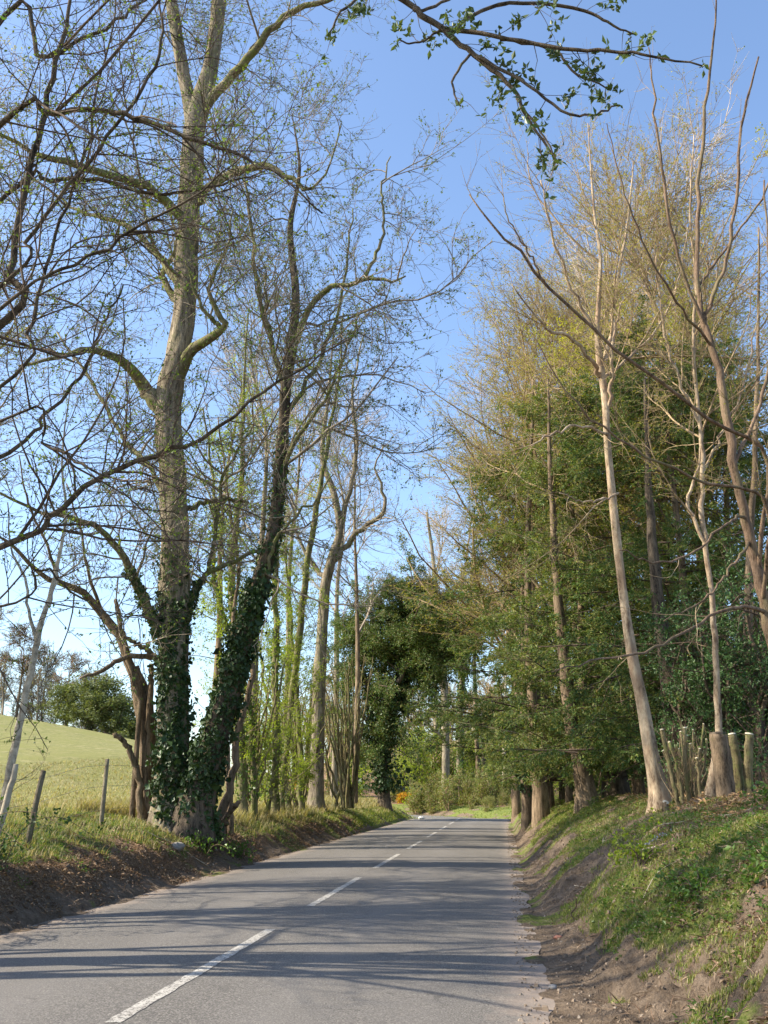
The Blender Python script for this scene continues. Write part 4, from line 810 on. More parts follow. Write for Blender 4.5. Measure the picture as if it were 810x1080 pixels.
# standing cut stumps
def pole(label, pxs, topm='cutwood', n=24, name='tree_stump', bark_='bark_brown', rough=.35, group='sawn-off trunks on the right bank', flare=.25, sides=16):
    s = px_limb(pxs, n=n, jit=.003); o0 = np.array(root_of(s)); root = empty(name, tuple(o0), label, 'stump', group)
    a = Geo().add(*trunk_geo(s, sides, rough, flare, onground=True)).build('trunk', M[bark_], root, origin=o0); a.location = (0, 0, 0)
    e = s[-1]; t_ = norm(s[-1, :3]-s[-3, :3]); cp = np.stack([e[:3]+t_*e[3]*.12, e[:3]+t_*(e[3]*.16+.015)])
    b = Geo().add(*tubes(cp[None], np.array([[e[3]*.98, e[3]*.95]]), 14)).build('sawn_face', M[topm], root, origin=o0); b.location = (0, 0, 0); return root
D = 14.4
pole('thickest sawn-off trunk, weathered grey, at the front of the cut group', [(770, 886, D, 25), (768, 860, D, 21), (764, 825, D, 20), (760, 795, D, 20), (757, 775, D, 20)], 'bark_dark', bark_='bark_brown', rough=.45, flare=.02)
pole('short sawn-off stem leaning left against the thickest cut trunk', [(748, 872, D+.3, 13), (750, 840, D+.3, 12), (755, 806, D+.3, 11), (758, 790, D+.3, 10)], bark_='bark_birch')
pole('slim sawn-off stem just behind and right of the thickest cut trunk', [(781, 870, D+.5, 11), (780, 830, D+.5, 10), (777, 800, D+.5, 9), (772, 775, D+.5, 9)], bark_='bark_hazel')
pole('rightmost sawn-off stem, mossy with a curved foot', [(778, 872, D+.2, 10), (786, 866, D+.25, 11), (790, 840, D+.3, 10), (789, 805, D+.3, 10), (790, 775, D+.3, 10)], bark_='bark_hazel')
pole('small leaning stump with a fresh cut face beside the second conifer trunk', [(616, 832, 26, 9), (612, 824, 26, 8), (608, 816, 26, 8)], bark_='bark_birch')
pole('old rotten stump on the leafy mound, left of the slender leaning tree', [(650, 822, 27, 26), (649, 808, 27, 20), (648, 796, 27, 15)], 'bark_dark', bark_='bark_dark', rough=.6)
pole('low pale-cut stump at the foot of the slender leaning tree', [(702, 856, 14.8, 9), (702, 851, 14.8, 8), (702, 847, 14.8, 8)], flare=.1)
pole('tiny white-cut stump below the thickest cut trunk', [(771, 890, 13.6, 8), (771, 886, 13.6, 7), (771, 882, 13.6, 7)], flare=.1)
# thin tall pole tree behind the stumps
D = 15.6
R1 = px_limb([(765, 872, D, 13), (762, 820, D, 11), (758, 760, D, 10), (755, 700, D, 9), (752, 640, D, 8.5), (745, 580, D, 8), (740, 540, D, 7.5), (741, 490, D, 7), (738, 440, D, 6), (732, 380, D, 5), (734, 300, D, 4), (728, 220, D, 3), (732, 140, D, 1.5)], n=46, jit=.008, k=.85)
rl = [px_limb(q, n=16, jit=.015) for q in ([(745, 575, D, 5), (730, 545, D, 4.5), (726, 520, D, 4), (738, 490, D, 3), (742, 450, D, 2)], [(740, 500, D, 4), (760, 460, D+.3, 3), (785, 400, D+.6, 2.5), (800, 330, D+.8, 1.5)], [(740, 450, D, 4), (715, 400, D-.3, 3), (700, 340, D-.6, 2.5), (692, 270, D-.8, 1.5)])]
tree('slender_tree', 'thin pale pole-like tree rising behind the sawn-off trunks', 'tree', [R1], rl, BIR, [(2, 4, .035, .016, dict(spread=.02)), (1, 2, .035, .016, dict(spread=.01))], 'bark_birch', 'twig_tan', 'leaf_yellow', crown_src=[R1[24:]]+rl, flare=.15, sides=12)
# near leaning tree at the right edge with long reaching branches
D = 11.5
N1 = px_limb([(846, 905, D, 20), (838, 800, D, 17), (822, 710, D, 15), (808, 650, D, 14), (797, 595, D, 13), (784, 540, D, 12), (774, 490, D, 11), (766, 430, D, 10), (757, 385, D, 9), (745, 345, D, 8), (738, 320, D, 6), (735, 260, D, 5), (738, 190, D, 4.4), (745, 110, D, 3.6), (752, 40, D, 2.4), (756, -30, D, 1.2)], n=60, jit=.008)
nlb = [px_limb(q, n=24, jit=.01) for q in (
    [(800, 600, D, 6), (806, 545, D-.3, 5), (806, 475, D-.5, 4.6), (755, 446, D-.8, 4.6), (685, 396, D-1.2, 4.4), (620, 341, D-1.5, 4), (575, 300, D-1.7, 3.6), (530, 250, D-1.9, 3), (495, 205, D-2, 1.6)],
    [(575, 300, D-1.7, 2.4), (560, 270, D-1.8, 2.2), (540, 240, D-1.9, 1.8), (528, 202, D-1.9, 1.2)],
    [(804, 635, D, 5.5), (812, 560, D-.6, 4.6), (800, 520, D-.8, 4), (750, 510, D-1.1, 3.6), (705, 492, D-1.4, 3.2), (660, 470, D-1.6, 2.8), (618, 438, D-1.8, 2.4), (585, 395, D-1.9, 2), (560, 350, D-2, 1.2)],
    [(806, 645, D, 6), (790, 640, D-.4, 4), (764, 643, D-.7, 4), (730, 662, D-1, 3.6), (699, 680, D-1.3, 3.2), (665, 690, D-1.6, 2.8), (626, 696, D-1.9, 2.3), (582, 709, D-2.2, 1.4)],
    [(785, 545, D, 4), (765, 552, D-.6, 3), (730, 583, D-1, 2.6), (691, 594, D-1.4, 2.2), (653, 580, D-1.7, 1.4)],
    [(742, 338, D, 5), (757, 300, D-.1, 4.4), (770, 260, D-.2, 4), (777, 200, D-.2, 3.6), (782, 130, D-.2, 3), (800, 60, D-.3, 2)],
    [(745, 345, D, 5), (722, 290, D-.2, 4), (705, 220, D-.4, 3.6), (694, 150, D-.5, 3), (688, 90, D-.5, 2), (684, 50, D-.5, 1.2)],
    [(750, 365, D, 4), (715, 320, D-.6, 3), (680, 260, D-1, 2.6), (655, 190, D-1.2, 2), (640, 130, D-1.3, 1)],
    [(738, 300, D, 3.6), (760, 270, D+.3, 3), (800, 215, D+.6, 2.6), (830, 150, D+.8, 2)],
    [(774, 490, D, 5), (800, 430, D+.2, 4.4), (815, 360, D+.3, 4), (812, 280, D+.4, 3), (806, 190, D+.5, 2)],
    [(790, 570, D, 4), (770, 600, D-.5, 3), (745, 630, D-.8, 2.4), (700, 655, D-1.2, 1.4)])]
tree('leaning_tree', 'bare brown tree leaning in from the right edge with long branches toward the road', 'tree', [N1], nlb,
     [S(1.5, .15, 1.1, 35, 8, .09, .05, .006, sides=4, rmin=.0045), S(3.4, .15, .5, 35, 5, .12, .04, .006, rmin=.003), S(3, .1, .22, 35, 3, .12, .0, .008, rmin=.0025)],
     [(1, .8, .03, .014, dict(spread=.005)), (2, .7, .03, .014, dict(spread=.005))], 'bark_red', 'twig_tan', 'leaf_yellow', crown_src=[N1[34:]]+nlb, flare=.15, sides=12)

# conifers
GC = 'dark conifers in the wood on the right bank'
def cput(p, px, D_, s, rz, lb): return put(p, px, D_, s, rz, lb, GC)
cput(pC, 570, 34, (1.4, 1.4, .88), .4, 'conifer nearest the lane, its sprays overhanging the road')
cput(pC2, 622, 27, (1.05, 1.05, .88), 1.9, 'conifer on the bank with a stout leaning trunk, second from the road')
cput(pC, 676, 25, (1.0, 1.0, .76), 2.9, 'conifer behind the tall slender leaning tree')
cput(pC, 742, 22, (1.0, 1.0, .76), 3.9, 'conifer standing behind the cut hazel stool and stumps')
cput(pC2, 800, 24, (1.1, 1.1, .78), 5.0, 'conifer at the right edge of the view')
cput(pC, 606, 40, (1.05, 1.05, .95), 5.6, 'farther conifer filling the gap behind the first two')
cput(pC2, 572, 47, (.9, .9, .9), .9, 'lighter conifer farthest along the lane, left of the others')
cput(pC, 705, 36, (1.2, 1.2, .86), 2.3, 'tall conifer deeper in the wood, right of the tall slender tree')

# extra boles under the conifers
def bole(label, pxs, ivy_n=0, bark_='bark_brown'):
    s = px_limb(pxs, n=30, jit=.01)
    return tree('woodland_tree', label, 'tree', [s], [], BARE, None, bark_, 'twig_tan', ivy=[(s[1:20], ivy_n, .11, .1, 1)] if ivy_n else (), crown_src=[s[18:]], flare=.3, group='bare-boled trees under the conifers', sides=12)
bole('reddish trunk leaning left near the lane, left of the rotten stump', [(618, 836, 25, 24), (611, 800, 25, 19), (602, 750, 25, 17), (596, 700, 25, 15), (590, 640, 25, 12), (584, 560, 25, 9), (580, 480, 25, 5), (578, 400, 25, 2)])
bole('straight brown trunk nearest the lane on the right bank', [(570, 842, 30, 18), (565, 790, 30, 15), (561, 730, 30, 13), (558, 660, 30, 11), (556, 580, 30, 8), (560, 480, 30, 5), (562, 400, 30, 2)])
bole('short ivy-dark trunk hugging the straight brown trunk', [(555, 842, 33, 11), (553, 800, 33, 9), (552, 750, 33, 8), (552, 690, 33, 6), (550, 620, 33, 3)], 1200)
bole('slim stem right of the straight brown trunk', [(580, 838, 34, 8), (577, 780, 34, 7), (574, 720, 34, 6), (572, 640, 34, 4), (570, 560, 34, 2)])
bole('thin dark stem between the two brown trunks', [(593, 836, 36, 7), (592, 780, 36, 6), (590, 720, 36, 5), (594, 640, 36, 3), (592, 560, 36, 1.5)], bark_='bark_dark')
bole('thick dark trunk in the shade behind the hazel stool', [(712, 856, 20, 30), (712, 800, 20, 24), (708, 740, 20, 22), (700, 680, 20, 18), (690, 600, 20, 14), (684, 500, 20, 8), (680, 400, 20, 3)], bark_='bark_dark')
bole('slim brown trunk at the right edge behind the cut trunks', [(800, 850, 19, 16), (796, 780, 19, 14), (790, 700, 19, 12), (790, 600, 19, 10), (796, 480, 19, 7), (800, 360, 19, 4), (800, 240, 19, 2)])
# holly understorey
GHo = 'holly bushes under the conifers'
for (px, D_, s, rz, lb) in [(735, 19, .8, 0, 'holly bush in the shade behind the cut hazel stool'), (772, 18.2, .85, 1.4, 'glossy holly bush behind the sawn-off trunks'), (812, 17.5, .95, 2.8, 'holly bush cut by the right edge'), (690, 24, .7, 4, 'holly bush behind the slender leaning tree foot'), (770, 24, 1.2, 5, 'tall holly deep in the wood at the right'), (660, 34, .9, .8, 'holly bush deep in the wood behind the rotten stump')]:
    put(pH, px, D_, s, rz, lb, GHo)
# tall budding trees above the conifers
GY = 'budding trees standing above the conifers'
for (px, D_, s, rz, p, lb) in [(576, 36, (1.4, 1.4, 1.2), 0, pY, 'budding tree nearest the lane, thin twigs fanning into the sky'), (600, 32, 1.15, 1.1, pY, 'yellowish budding tree behind the slender leaning tree'), (545, 52, (1.7, 1.7, 1.15), .6, pB2, 'wide bare tree reaching over the lane behind the nearest conifer'), (690, 34, (1.5, 1.5, 1.15), 3.0, pY, 'wide budding tree rising highest over the middle of the right-hand wood'), (762, 30, (1.4, 1.4, 1.2), 5.0, pY, 'wide budding tree filling the upper right, behind the leaning brown tree'), (556, 44, (2.0, 2.0, 1.2), 2.6, pY, 'wide budding tree fanning over the lane, farthest left of the right-hand wood'), (672, 28, 1.05, 2.3, pYG, 'budding tree with golden buds in the middle of the right-hand wood'), (735, 25, 1.15, 3.5, pY, 'budding tree above the cut trunks'), (785, 25, .95, 4.4, pYG, 'gold-budded tree at the right edge beside the leaning brown tree'), (640, 36, 1.3, 5.5, pY, 'farther budding tree showing over the dark conifers'), (572, 42, (1.75, 1.75, 1.3), 5.3, pB1, 'pale bare tree overhanging the lane left of the wood'), (700, 30, 1.3, .9, pB1, 'pale bare tree behind the golden buds'), (770, 28, 1.3, 2.0, pB1, 'pale bare tree deep in the wood at the upper right'), (620, 34, 1.1, 4.0, pB2, 'brownish bare tree over the leafy mound')]:
    put(p, px, D_, s, rz, lb, GY)

# ---------------------------------------------------------------- far woods (one mass)
def bulk(name, spots, kind='bare', label=''):
    g = Geo(); vars_ = []
    for q in range(4):
        h = Geo()
        if kind == 'bare':
            tr = [spline([[0, 0, -.5, .22], [rng.normal(0, .2), 0, 4, .16], [rng.normal(0, .4), rng.normal(0, .3), 8, .1], [rng.normal(0, .6), 0, 13, .02]], 16)]
            h.add(*tubes(np.stack([t[:, :3] for t in tr]), np.stack([t[:, 3] for t in tr]), 5))
            grow([t[4:] for t in tr], [S(2.2, .1, 3.6, 42, 6, .15, .06, .008, rmin=.04, fall=.6), S(3.2, .1, 1.6, 38, 4, .16, .04, .008, rmin=.03), S(3.5, .1, .8, 38, 3, .16, .0, .008, rmin=.024)], [(2, .8, .22, .12, {})], h)
        else:
            tr = [spline([[0, 0, -.5, .1], [rng.normal(0, .5), rng.normal(0, .5), 2, .08], [rng.normal(0, 1.2), rng.normal(0, 1.2), 5, .02]], 12) for _ in range(3)]
            h.add(*tubes(np.stack([t[:, :3] for t in tr]), np.stack([t[:, 3] for t in tr]), 5))
            grow(tr, [S(2.6, .05, 2.0, 60, 5, .15, .03, .008, rmin=.02), S(2.5, .1, 1.0, 45, 4, .16, .04, .008, rmin=.015)], [(1, 6, .3, .2, dict(spread=.25)), (0, 6, .3, .2, dict(spread=.25))], h)
        vars_.append((np.concatenate(h.V), np.concatenate(h.F), np.concatenate(h.M)))
    for i, (x, y, s) in enumerate(spots):
        v, f, m = vars_[i % 4]; a = rng.uniform(0, 6.28); c, s_ = math.cos(a), math.sin(a)
        vv = np.stack([(v[:, 0]*c-v[:, 1]*s_)*s+x, (v[:, 0]*s_+v[:, 1]*c)*s+y, v[:, 2]*s+gz(x, y)], -1)
        for k_ in (0, 1):
            sel = m == k_
            if k_ == 0: g.V.append(vv.astype(np.float32)); base = g.n; g.n += len(vv)
            g.F.append(f[sel]+base); g.M.append(np.full(sel.sum(), k_, np.int32)); g.S.append(np.full(sel.sum(), False))
    return g
sp_ = []
for k in range(95):
    y = rng.uniform(108, 190); sp_.append((rng.uniform(-14, 62)*y/130, y, rng.uniform(.75, 1.15)))
tag(bulk('far_wood', sp_).build('far_wood', [M['twig_tan'], M['leaf_yellow']]), kind='stuff', label='brown leafless wood on the slope beyond the bend', cat='wood')
sp_ = []
for k in range(60):
    y = rng.uniform(90, 125); sp_.append((rng.uniform(-6, 50)*y/110, y, rng.uniform(.6, 1.2)))
for k in range(26):
    y = rng.uniform(46, 80); sp_.append((rng.uniform(.36, .62)*y, y, rng.uniform(.5, .9)))
for k in range(26):
    sp_.append((rng.uniform(2.5, 12.5), rng.uniform(80, 88), rng.uniform(.3, .55)))
for k in range(30):
    y = rng.uniform(65, 80); sp_.append((float(cx(y))+HW+rng.uniform(1.0, 4.5), y, rng.uniform(.10, .26)))
tag(bulk('undergrowth', sp_, 'bush').build('undergrowth', [M['twig_tan'], M['leaf_scrub']]), kind='stuff', label='olive scrub filling the hollow beyond the bend and behind the trunks', cat='scrub')
sp_ = []
for k in range(40):
    y = rng.uniform(42, 100); sp_.append((rng.uniform(.2, .75)*y, y, rng.uniform(.6, .95)))
tag(bulk('back_wood', sp_).build('back_wood', [M['twig_grey'], M['leaf_yellow']]), kind='stuff', label='tangled bare wood behind the conifers', cat='wood')
sp_ = [(x+rng.normal(0, 2), 104+rng.uniform(0, 24), rng.uniform(.5, .8)) for x in np.linspace(-80, -27, 80)]
tag(bulk('ridge_wood', sp_).build('ridge_wood', [M['twig_grey'], M['leaf_yellow']]), kind='stuff', label='grey leafless wood on the skyline above the pasture', cat='wood')

# ---------------------------------------------------------------- fence along the pasture
fr = empty('wire_fence', (0, 0, 0), 'post and wire fence of weathered round posts between the verge and the pasture', 'fence')
fp = [(-30, 11.5), (33, 14.6), (109, 18.8), (208, 26), (262, 31), (310, 37), (326, 42), (350, 50), (368, 58)]
posts = []
tops = []
for i, (px, d) in enumerate(fp):
    if i == 1: lean = (.14, .02)
    elif i == 2: lean = (.02, 0)
    else: lean = (rng.normal(0, .03), rng.normal(0, .03))
    x = (px-405)/FPX*d*.957; z = gz(x, d); h = 1.25 if i != 1 else 1.12
    s = spline([[x, d, z-.2, .046], [x+lean[0]*.5, d+lean[1]*.5, z+h*.5, .043], [x+lean[0], d+lean[1], z+h, .040]], 10)
    Geo().add(*tubes(s[None, :, :3], s[None, :, 3], 10, .12)).build('post', M['post'], fr); tops.append((s[0, :3], s[-1, :3]))
wm, wn_, wl2, wb = mat('fence_wire'); wb.inputs['Base Color'].default_value = (.22, .2, .18, 1); wb.inputs['Metallic'].default_value = .6; wb.inputs['Roughness'].default_value = .6
for h in (.35, .65, .92):
    c = []
    for b_, t_ in tops: p_ = b_+(t_-b_)*h; c.append([*p_, .0025])
    cc = spline(c, 70); Geo().add(*tubes(cc[None, :, :3], cc[None, :, 3], 4)).build('wire', wm, fr)

# ---------------------------------------------------------------- brambles
def bramble(label, starts, n=9, L0=1.3, lm='leaf_fresh', ls=.05, per=7, group='leafy brambles at the left verge', name='bramble'):
    x0, y0 = starts; z0 = gz(x0, y0); root = empty(name, (x0, y0, z0), label, 'shrub', group)
    tr = []
    for k in range(n):
        a = rng.uniform(0, 6.28); Lk = L0*rng.uniform(.6, 1.2); h = rng.uniform(.4, .9)*Lk*.7; ca, sa = math.cos(a), math.sin(a)
        tr.append(spline([[rng.normal(0, .06), rng.normal(0, .06), -.05, .006], [ca*Lk*.25, sa*Lk*.25, h*.8, .005], [ca*Lk*.6, sa*Lk*.6, h, .004], [ca*Lk, sa*Lk, h*.6, .002]], 14))
    g = Geo(); g.add(*tubes(np.stack([t[:, :3] for t in tr]), np.stack([t[:, 3] for t in tr]), 5)); g.build('stems', M['bark_red'], root)
    g = Geo(); grow(tr, [S(4.5, .1, .35, 50, 4, .18, .02, .008, rmin=.002)], [(0, per, ls, ls*.75, dict(spread=.02, flatn=1.0)), (-1, per*2, ls, ls*.75, dict(spread=.03, flatn=1.0))], g)
    g.build('foliage', [M['twig_dark'], M[lm]], root)
bramble('leafy bramble in front of the pale sapling at the left edge', (-5.05, 11.2), 12, 1.7, 'leaf_dark')
bramble('dark-leaved bramble arching toward the leaning fence post', (-4.9, 12.6), 10, 1.4, 'leaf_dark')
bramble('low green bramble at the foot of the ivy-clad trunks', (-3.6, 20.0), 9, .7, 'leaf_fresh', .06, 9)
bramble('small leafy clump between the trunks and the hazel', (-3.1, 21.6), 9, .6, 'leaf_fresh', .06, 9)
bramble('leafy patch low on the right bank in the bottom corner', (2.95, 7.3), 12, .42, 'leaf_fresh', .05, 11, 'leafy clumps on the right bank', 'leafy_clump')
bramble('leafy clump at the right edge below the cut trunks', (4.7, 11.6), 9, .5, 'leaf_fresh', .05, 9, 'leafy clumps on the right bank', 'leafy_clump')
bramble('fresh green clump on the lower bank between the bare soil and the right edge', (2.7, 8.6), 10, .34, 'leaf_fresh', .045, 10, 'leafy clumps on the right bank', 'leafy_clump')
bramble('bright leafy clump half way up the right bank, left of the bare scar', (2.75, 10.6), 9, .35, 'leaf_lime', .045, 8, 'leafy clumps on the right bank', 'leafy_clump')

# ---------------------------------------------------------------- ground cover
def scatter(n, y0, y1, t0, t1, pw=1.6):
    u = rng.random(n); y = y0+(y1-y0)*u**pw; t = rng.uniform(t0, t1, n); x = t+cx(y); return x, y, t
def blades(x, y, h, w, lean=.5):
    N = len(x); z = ground(x, y)-.01; b = np.stack([x, y, z], -1)
    a = rng.uniform(0, 6.28, N); d = np.stack([np.cos(a), np.sin(a), 0*a], -1); s = np.stack([-np.sin(a), np.cos(a), 0*a], -1)*w[:, None]*.5
    m1 = b+np.array([0, 0, 1])*(h*.55)[:, None]+d*(h*lean*.25)[:, None]; tp = b+np.array([0, 0, 1])*(h*.9)[:, None]+d*(h*lean*.8)[:, None]
    v = np.stack([b-s, b+s, m1+s*.8, m1-s*.8, tp+s*.15, tp-s*.15], 1).reshape(-1, 3)
    i = np.arange(N)[:, None]*6; return v, np.concatenate([i+np.array([[0, 1, 2, 3]]), i+np.array([[3, 2, 4, 5]])])
def grass_layer(parts, matname, name, label):
    g = Geo()
    for (n, y0, y1, t0, t1, hh, ww, thr, lo) in parts:
        x, y, t = scatter(n, y0, y1, t0, t1); gm, lm_, fm = masks(x, y)
        keep = (gm+fbm(x, y, .35, 90, 3)*.5 > thr) if not lo else (gm+fbm(x, y, .5, 95, 3)*.5 < thr)
        x, y = x[keep], y[keep]; h = hh*rng.uniform(.4, 1.3, len(x))*(1+.5*fbm(x, y, .8, 97, 2)); w = ww*(1+y*.06)*rng.uniform(.6, 1.2, len(x))
        g.add(*blades(x, y, h, w, .7), smooth=False)
    tag(g.build(name, M[matname]), kind='stuff', label=label, cat='grass')
grass_layer([(330000, 6, 62, HW+.35, HW+3.8, .05, .005, .24, False), (70000, 10, 62, -HW-4.2, -HW-.3, .085, .006, .55, False), (26000, 36, 66, -HW-2.5, -HW-.1, .11, .007, .35, False), (12000, 60, 90, -14, 12, .15, .01, .2, False)], 'grass', 'grass', 'green grass growing on both verges')
grass_layer([(90000, 6, 60, HW+.5, HW+4.5, .06, .005, .22, False), (30000, 10, 60, -HW-5, -HW-.6, .16, .006, .5, False), (30000, 10, 70, -HW-16, -HW-4, .10, .009, -1, False), (26000, 22, 60, -HW-4, -HW-1.2, .3, .007, .3, False), (14000, 6, 45, HW+1.5, HW+7, .09, .006, .5, True)], 'grass_dry', 'dry_grass', 'dead straw-coloured grass on the banks')
def flat_bits(parts, matname, name, label, L0, W0, dz=.012, tilt=.45, thr=None):
    g = Geo()
    for (n, y0, y1, t0, t1, thr) in parts:
        x, y, t = scatter(n, y0, y1, t0, t1); gm, lm_, fm = masks(x, y); k = lm_*(1-gm*.7)+fbm(x, y, .5, 99, 3)*.6 > thr; x, y = x[k], y[k]
        p_ = np.stack([x, y, ground(x, y)+dz*rng.uniform(.3, 2, len(x))], -1); a = rng.uniform(0, 6.28, len(x))
        d = np.stack([np.cos(a), np.sin(a), rng.normal(0, tilt, len(x))], -1); nm = np.stack([rng.normal(0, tilt, len(x)), rng.normal(0, tilt, len(x)), np.ones(len(x))], -1)
        s = rng.uniform(.5, 1.3, len(x))*(1+y*.015); g.add(*leaf_quads(p_, d, L0*s, W0*s, nm, .25), smooth=False)
    tag(g.build(name, M[matname]), kind='stuff', label=label, cat='leaf litter')
flat_bits([(110000, 6, 40, -HW-3.5, -HW+.02, .3), (120000, 5, 45, HW+.5, HW+8, .22)], 'litter', 'leaf_litter', 'fallen brown leaves and mulch on the banks', .040, .020)
flat_bits([(40000, 5, 40, HW+.2, HW+6, .0), (22000, 6, 40, -HW-3.5, -HW+.1, .0)], 'litter', 'dead_twigs', 'broken twigs and straw strewn over the banks', .11, .006)
flat_bits([(30000, 12, 34, HW+2.2, HW+9, .3)], 'chip', 'wood_chips', 'orange wood chips round the cut trees on the right bank', .07, .03)
# low broad-leaved weeds
g = Geo()
for (n_w, t0_, t1_, y0_, thr_) in ((9000, HW+.5, HW+4, 6, .45), (5000, -HW-3.5, -HW-.4, 11, .5)):
    x, y, t = scatter(n_w, y0_, 45, t0_, t1_); gm, lm_, fm = masks(x, y); k = gm+fbm(x, y, .45, 120, 3)*1.2 > thr_; x, y = x[k], y[k]
    K = 7; X_ = np.repeat(x, K); Y_ = np.repeat(y, K); a = rng.uniform(0, 6.28, len(X_)); h_ = rng.uniform(.01, .07, len(X_))
    p_ = np.stack([X_+np.cos(a)*.015, Y_+np.sin(a)*.015, ground(X_, Y_)+h_], -1); d = np.stack([np.cos(a), np.sin(a), rng.normal(.25, .3, len(a))], -1)
    nm = np.stack([rng.normal(0, .3, len(a)), rng.normal(0, .3, len(a)), np.ones(len(a))], -1); sz = rng.uniform(.02, .05, len(a)); g.add(*leaf_quads(p_, d, sz, sz*.6, nm, .2), smooth=False)
tag(g.build('weeds', M['leaf_fresh']), kind='stuff', label='low broad-leaved weeds among the verge grass', cat='weeds')
# soil crumbs and grit along the road edges
g = Geo(); n = 18000
x, y, t = scatter(n, 5, 45, -1, 1); side = rng.random(n) < .7
t = np.where(side, np.where(rng.random(n) < .25, HW-.25+np.abs(rng.normal(0, .4, n)), HW+.15+np.abs(rng.normal(0, 1.3, n))), -HW+.12-np.abs(rng.normal(0, .5, n))); x = t+cx(y); r = rng.gamma(1.6, .0042, n)+.002
onroad = np.abs(t) < HW-.05
z = np.where(onroad, roadz(y)+.035-.035*(t/HW)**2, ground(x, y))+r*.3
oc = np.array([[-1, -1, -.6], [1, -1, -.6], [1, 1, -.6], [-1, 1, -.6], [-.6, -.6, .6], [.6, -.6, .6], [.6, .6, .6], [-.6, .6, .6]])*.7
an = rng.uniform(0, 1.57, n); oc_ = np.stack([oc[None, :, 0]*np.cos(an)[:, None]-oc[None, :, 1]*np.sin(an)[:, None], oc[None, :, 0]*np.sin(an)[:, None]+oc[None, :, 1]*np.cos(an)[:, None], np.repeat(oc[None, :, 2], n, 0)], -1)
v = (np.stack([x, y, z], -1)[:, None, :]+oc_*r[:, None, None]*rng.uniform(.55, 1.3, (n, 8, 1))).reshape(-1, 3)
i = np.arange(n)[:, None]*8; f = np.concatenate([i+np.array([q]) for q in ([4, 5, 6, 7], [0, 1, 5, 4], [1, 2, 6, 5], [2, 3, 7, 6], [3, 0, 4, 7])])
g.add(v, f, smooth=False); grit, n_, l_2, b_2 = mat('grit')
g_i = n_.new("ShaderNodeNewGeometry"); l_2.new(ramp(n_, l_2, g_i.outputs['Random Per Island'], [(0, (.10, .07, .045)), (.6, (.20, .15, .105)), (.9, (.24, .18, .13)), (1, (.36, .30, .23))]), b_2.inputs['Base Color']); b_2.inputs['Roughness'].default_value = .95
tag(g.build('soil_crumbs', grit), kind='stuff', label='crumbs of soil and grit along both road edges', cat='soil')
# fallen sticks: each its own thing near the camera
stk = [((2.9, 12.6), 1.4, 2.2, .018, 'pale fallen stick lying up the right bank near the top'), ((2.6, 9.9), .9, .5, .012, 'forked pale stick half way up the right bank'), ((3.3, 15.0), 2.2, 1.2, .016, 'long straw-coloured stick lying along the right bank'), ((2.15, 11.4), .35, 1.5, .014, 'short dark stick standing in the grass of the right bank'), ((-4.0, 19.2), 1.2, .2, .016, 'bleached fallen branch in front of the ivy-clad trunks'), ((3.9, 12.4), 1.6, 2.8, .014, 'thin stick among mulch below the cut trunks'), ((-4.9, 12.2), 1.0, 2.4, .012, 'thin stick on the brown leaf bank at the left edge')]
for (xy, Ln, a, r, lb) in stk:
    q = []
    standing = 'standing' in lb
    for k in range(6):
        u = k/5-.5; x_ = xy[0]+(0 if standing else math.cos(a)*u*Ln)+rng.normal(0, .015); y_ = xy[1]+(0 if standing else math.sin(a)*u*Ln)+rng.normal(0, .015)
        z_ = gz(x_, y_)+.03 if not standing else gz(*xy)-.03+Ln*(u+.5)
        q.append([x_, y_, z_, r*.55*(1.1-.6*k/5)])
    s = spline(q, 16); tw_ = children(s[None, :, :3], s[None, :, 3], 2.5, .2, .3, 45, 5, .15, .02, .012, rmin=.003, kmin=1)
    g = Geo().add(*tubes(s[None, :, :3], s[None, :, 3], 7, .15)).add(*tubes(tw_[0], tw_[1], 4, cap=False))
    tag(g.build('fallen_stick', M['bark_dark' if standing else 'bark_pale'], origin=np.array([*xy, gz(*xy)])), lb, 'stick', 'fallen sticks on the verges')
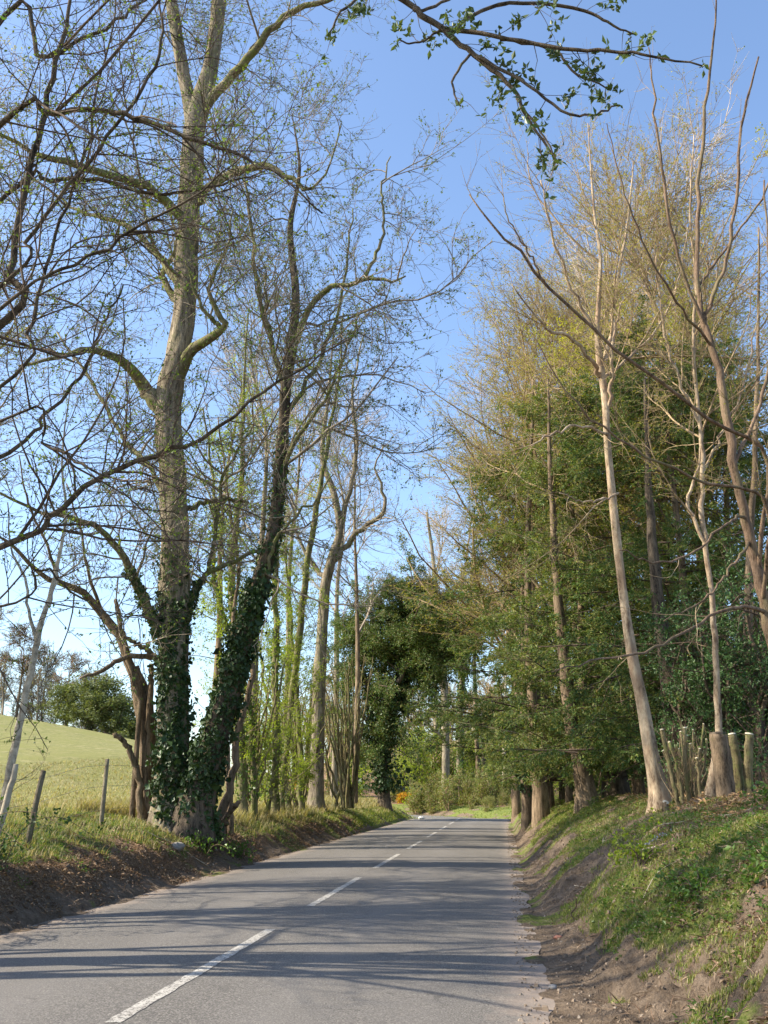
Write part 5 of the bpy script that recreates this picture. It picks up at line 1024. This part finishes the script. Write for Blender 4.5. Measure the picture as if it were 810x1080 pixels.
# stones
def stone(px, d, r, lb, col, sq=.6):
    x = (px-405)/FPX*d*.957; z = gz(x, d) if abs(x-float(cx(d))) > HW else .02
    th = np.linspace(0, 2*np.pi, 15)[:-1]; ph = np.linspace(-1.45, 1.45, 8)
    TH, PH = np.meshgrid(th, ph); k = 1+fbm(np.cos(TH)*2+PH*2+px, np.sin(TH)*2+d, 1.3, 3, 3)*.45
    v = np.stack([np.cos(TH)*np.cos(PH)*k*r, np.sin(TH)*np.cos(PH)*k*r*.8, np.sin(PH)*k*r*sq], -1).reshape(-1, 3)
    i = (np.arange(7)[:, None]*14+np.arange(14)[None, :]); j = np.arange(7)[:, None]*14+(np.arange(14)[None, :]+1) % 14
    f = np.stack([i, j, j+14, i+14], -1).reshape(-1, 4)
    m_, n_, l_, b_ = mat('stone'); l_.new(ramp(n_, l_, nz(n_, l_, 30, 5), [(.35, tuple(c*.6 for c in col)), (.65, col)]), b_.inputs['Base Color']); b_.inputs['Roughness'].default_value = .9
    o = Geo().add(v, f).build('stone', m_); o.location = (x, d, z+r*sq*.5); tag(o, lb, 'stone')
stone(444, 56.5, .16, 'white stone lying at the left road edge just before the bend', (.75, .75, .72))
stone(190, 19.0, .14, 'grey stone in the grass in front of the ivy-clad trunks', (.3, .27, .23))
stone(581, 10.6, .05, 'small reddish stone in the dirt at the right road edge', (.5, .22, .14), .45)
stone(552+22, 8.2, .035, 'tiny pale pebble in the dirt beside the right road edge', (.45, .4, .34), .6)
# violets
x0, y0 = (667-405)/FPX*12.3*1.03, 12.3; root = empty('wild_violets', (x0, y0, gz(x0, y0)), 'small clump of pale blue wild flowers on the right bank', 'flowers')
n = 26; px_ = rng.normal(0, .07, n); py_ = rng.normal(0, .06, n); pz = ground(px_+x0, py_+y0)-gz(x0, y0)
hh = rng.uniform(.03, .06, n); st_ = np.stack([np.stack([px_, py_, pz], -1), np.stack([px_+.01, py_, pz+hh], -1)], 1)
Geo().add(*tubes(st_, np.full((n, 2), .0015), 4)).build('stems', M['grass'], root)
pos = np.repeat(st_[:, 1], 5, 0); Geo().add(*leaf_quads(pos, rng.normal(0, 1, (len(pos), 3)), .018, .015), smooth=False).build('petals', M['violet'], root)['kind'] = 'stuff'
if GAPS is not None: print('GAPS', GAPS)
print('objects', len(bpy.data.objects), 'polys', sum(len(m.polygons) for m in bpy.data.meshes))
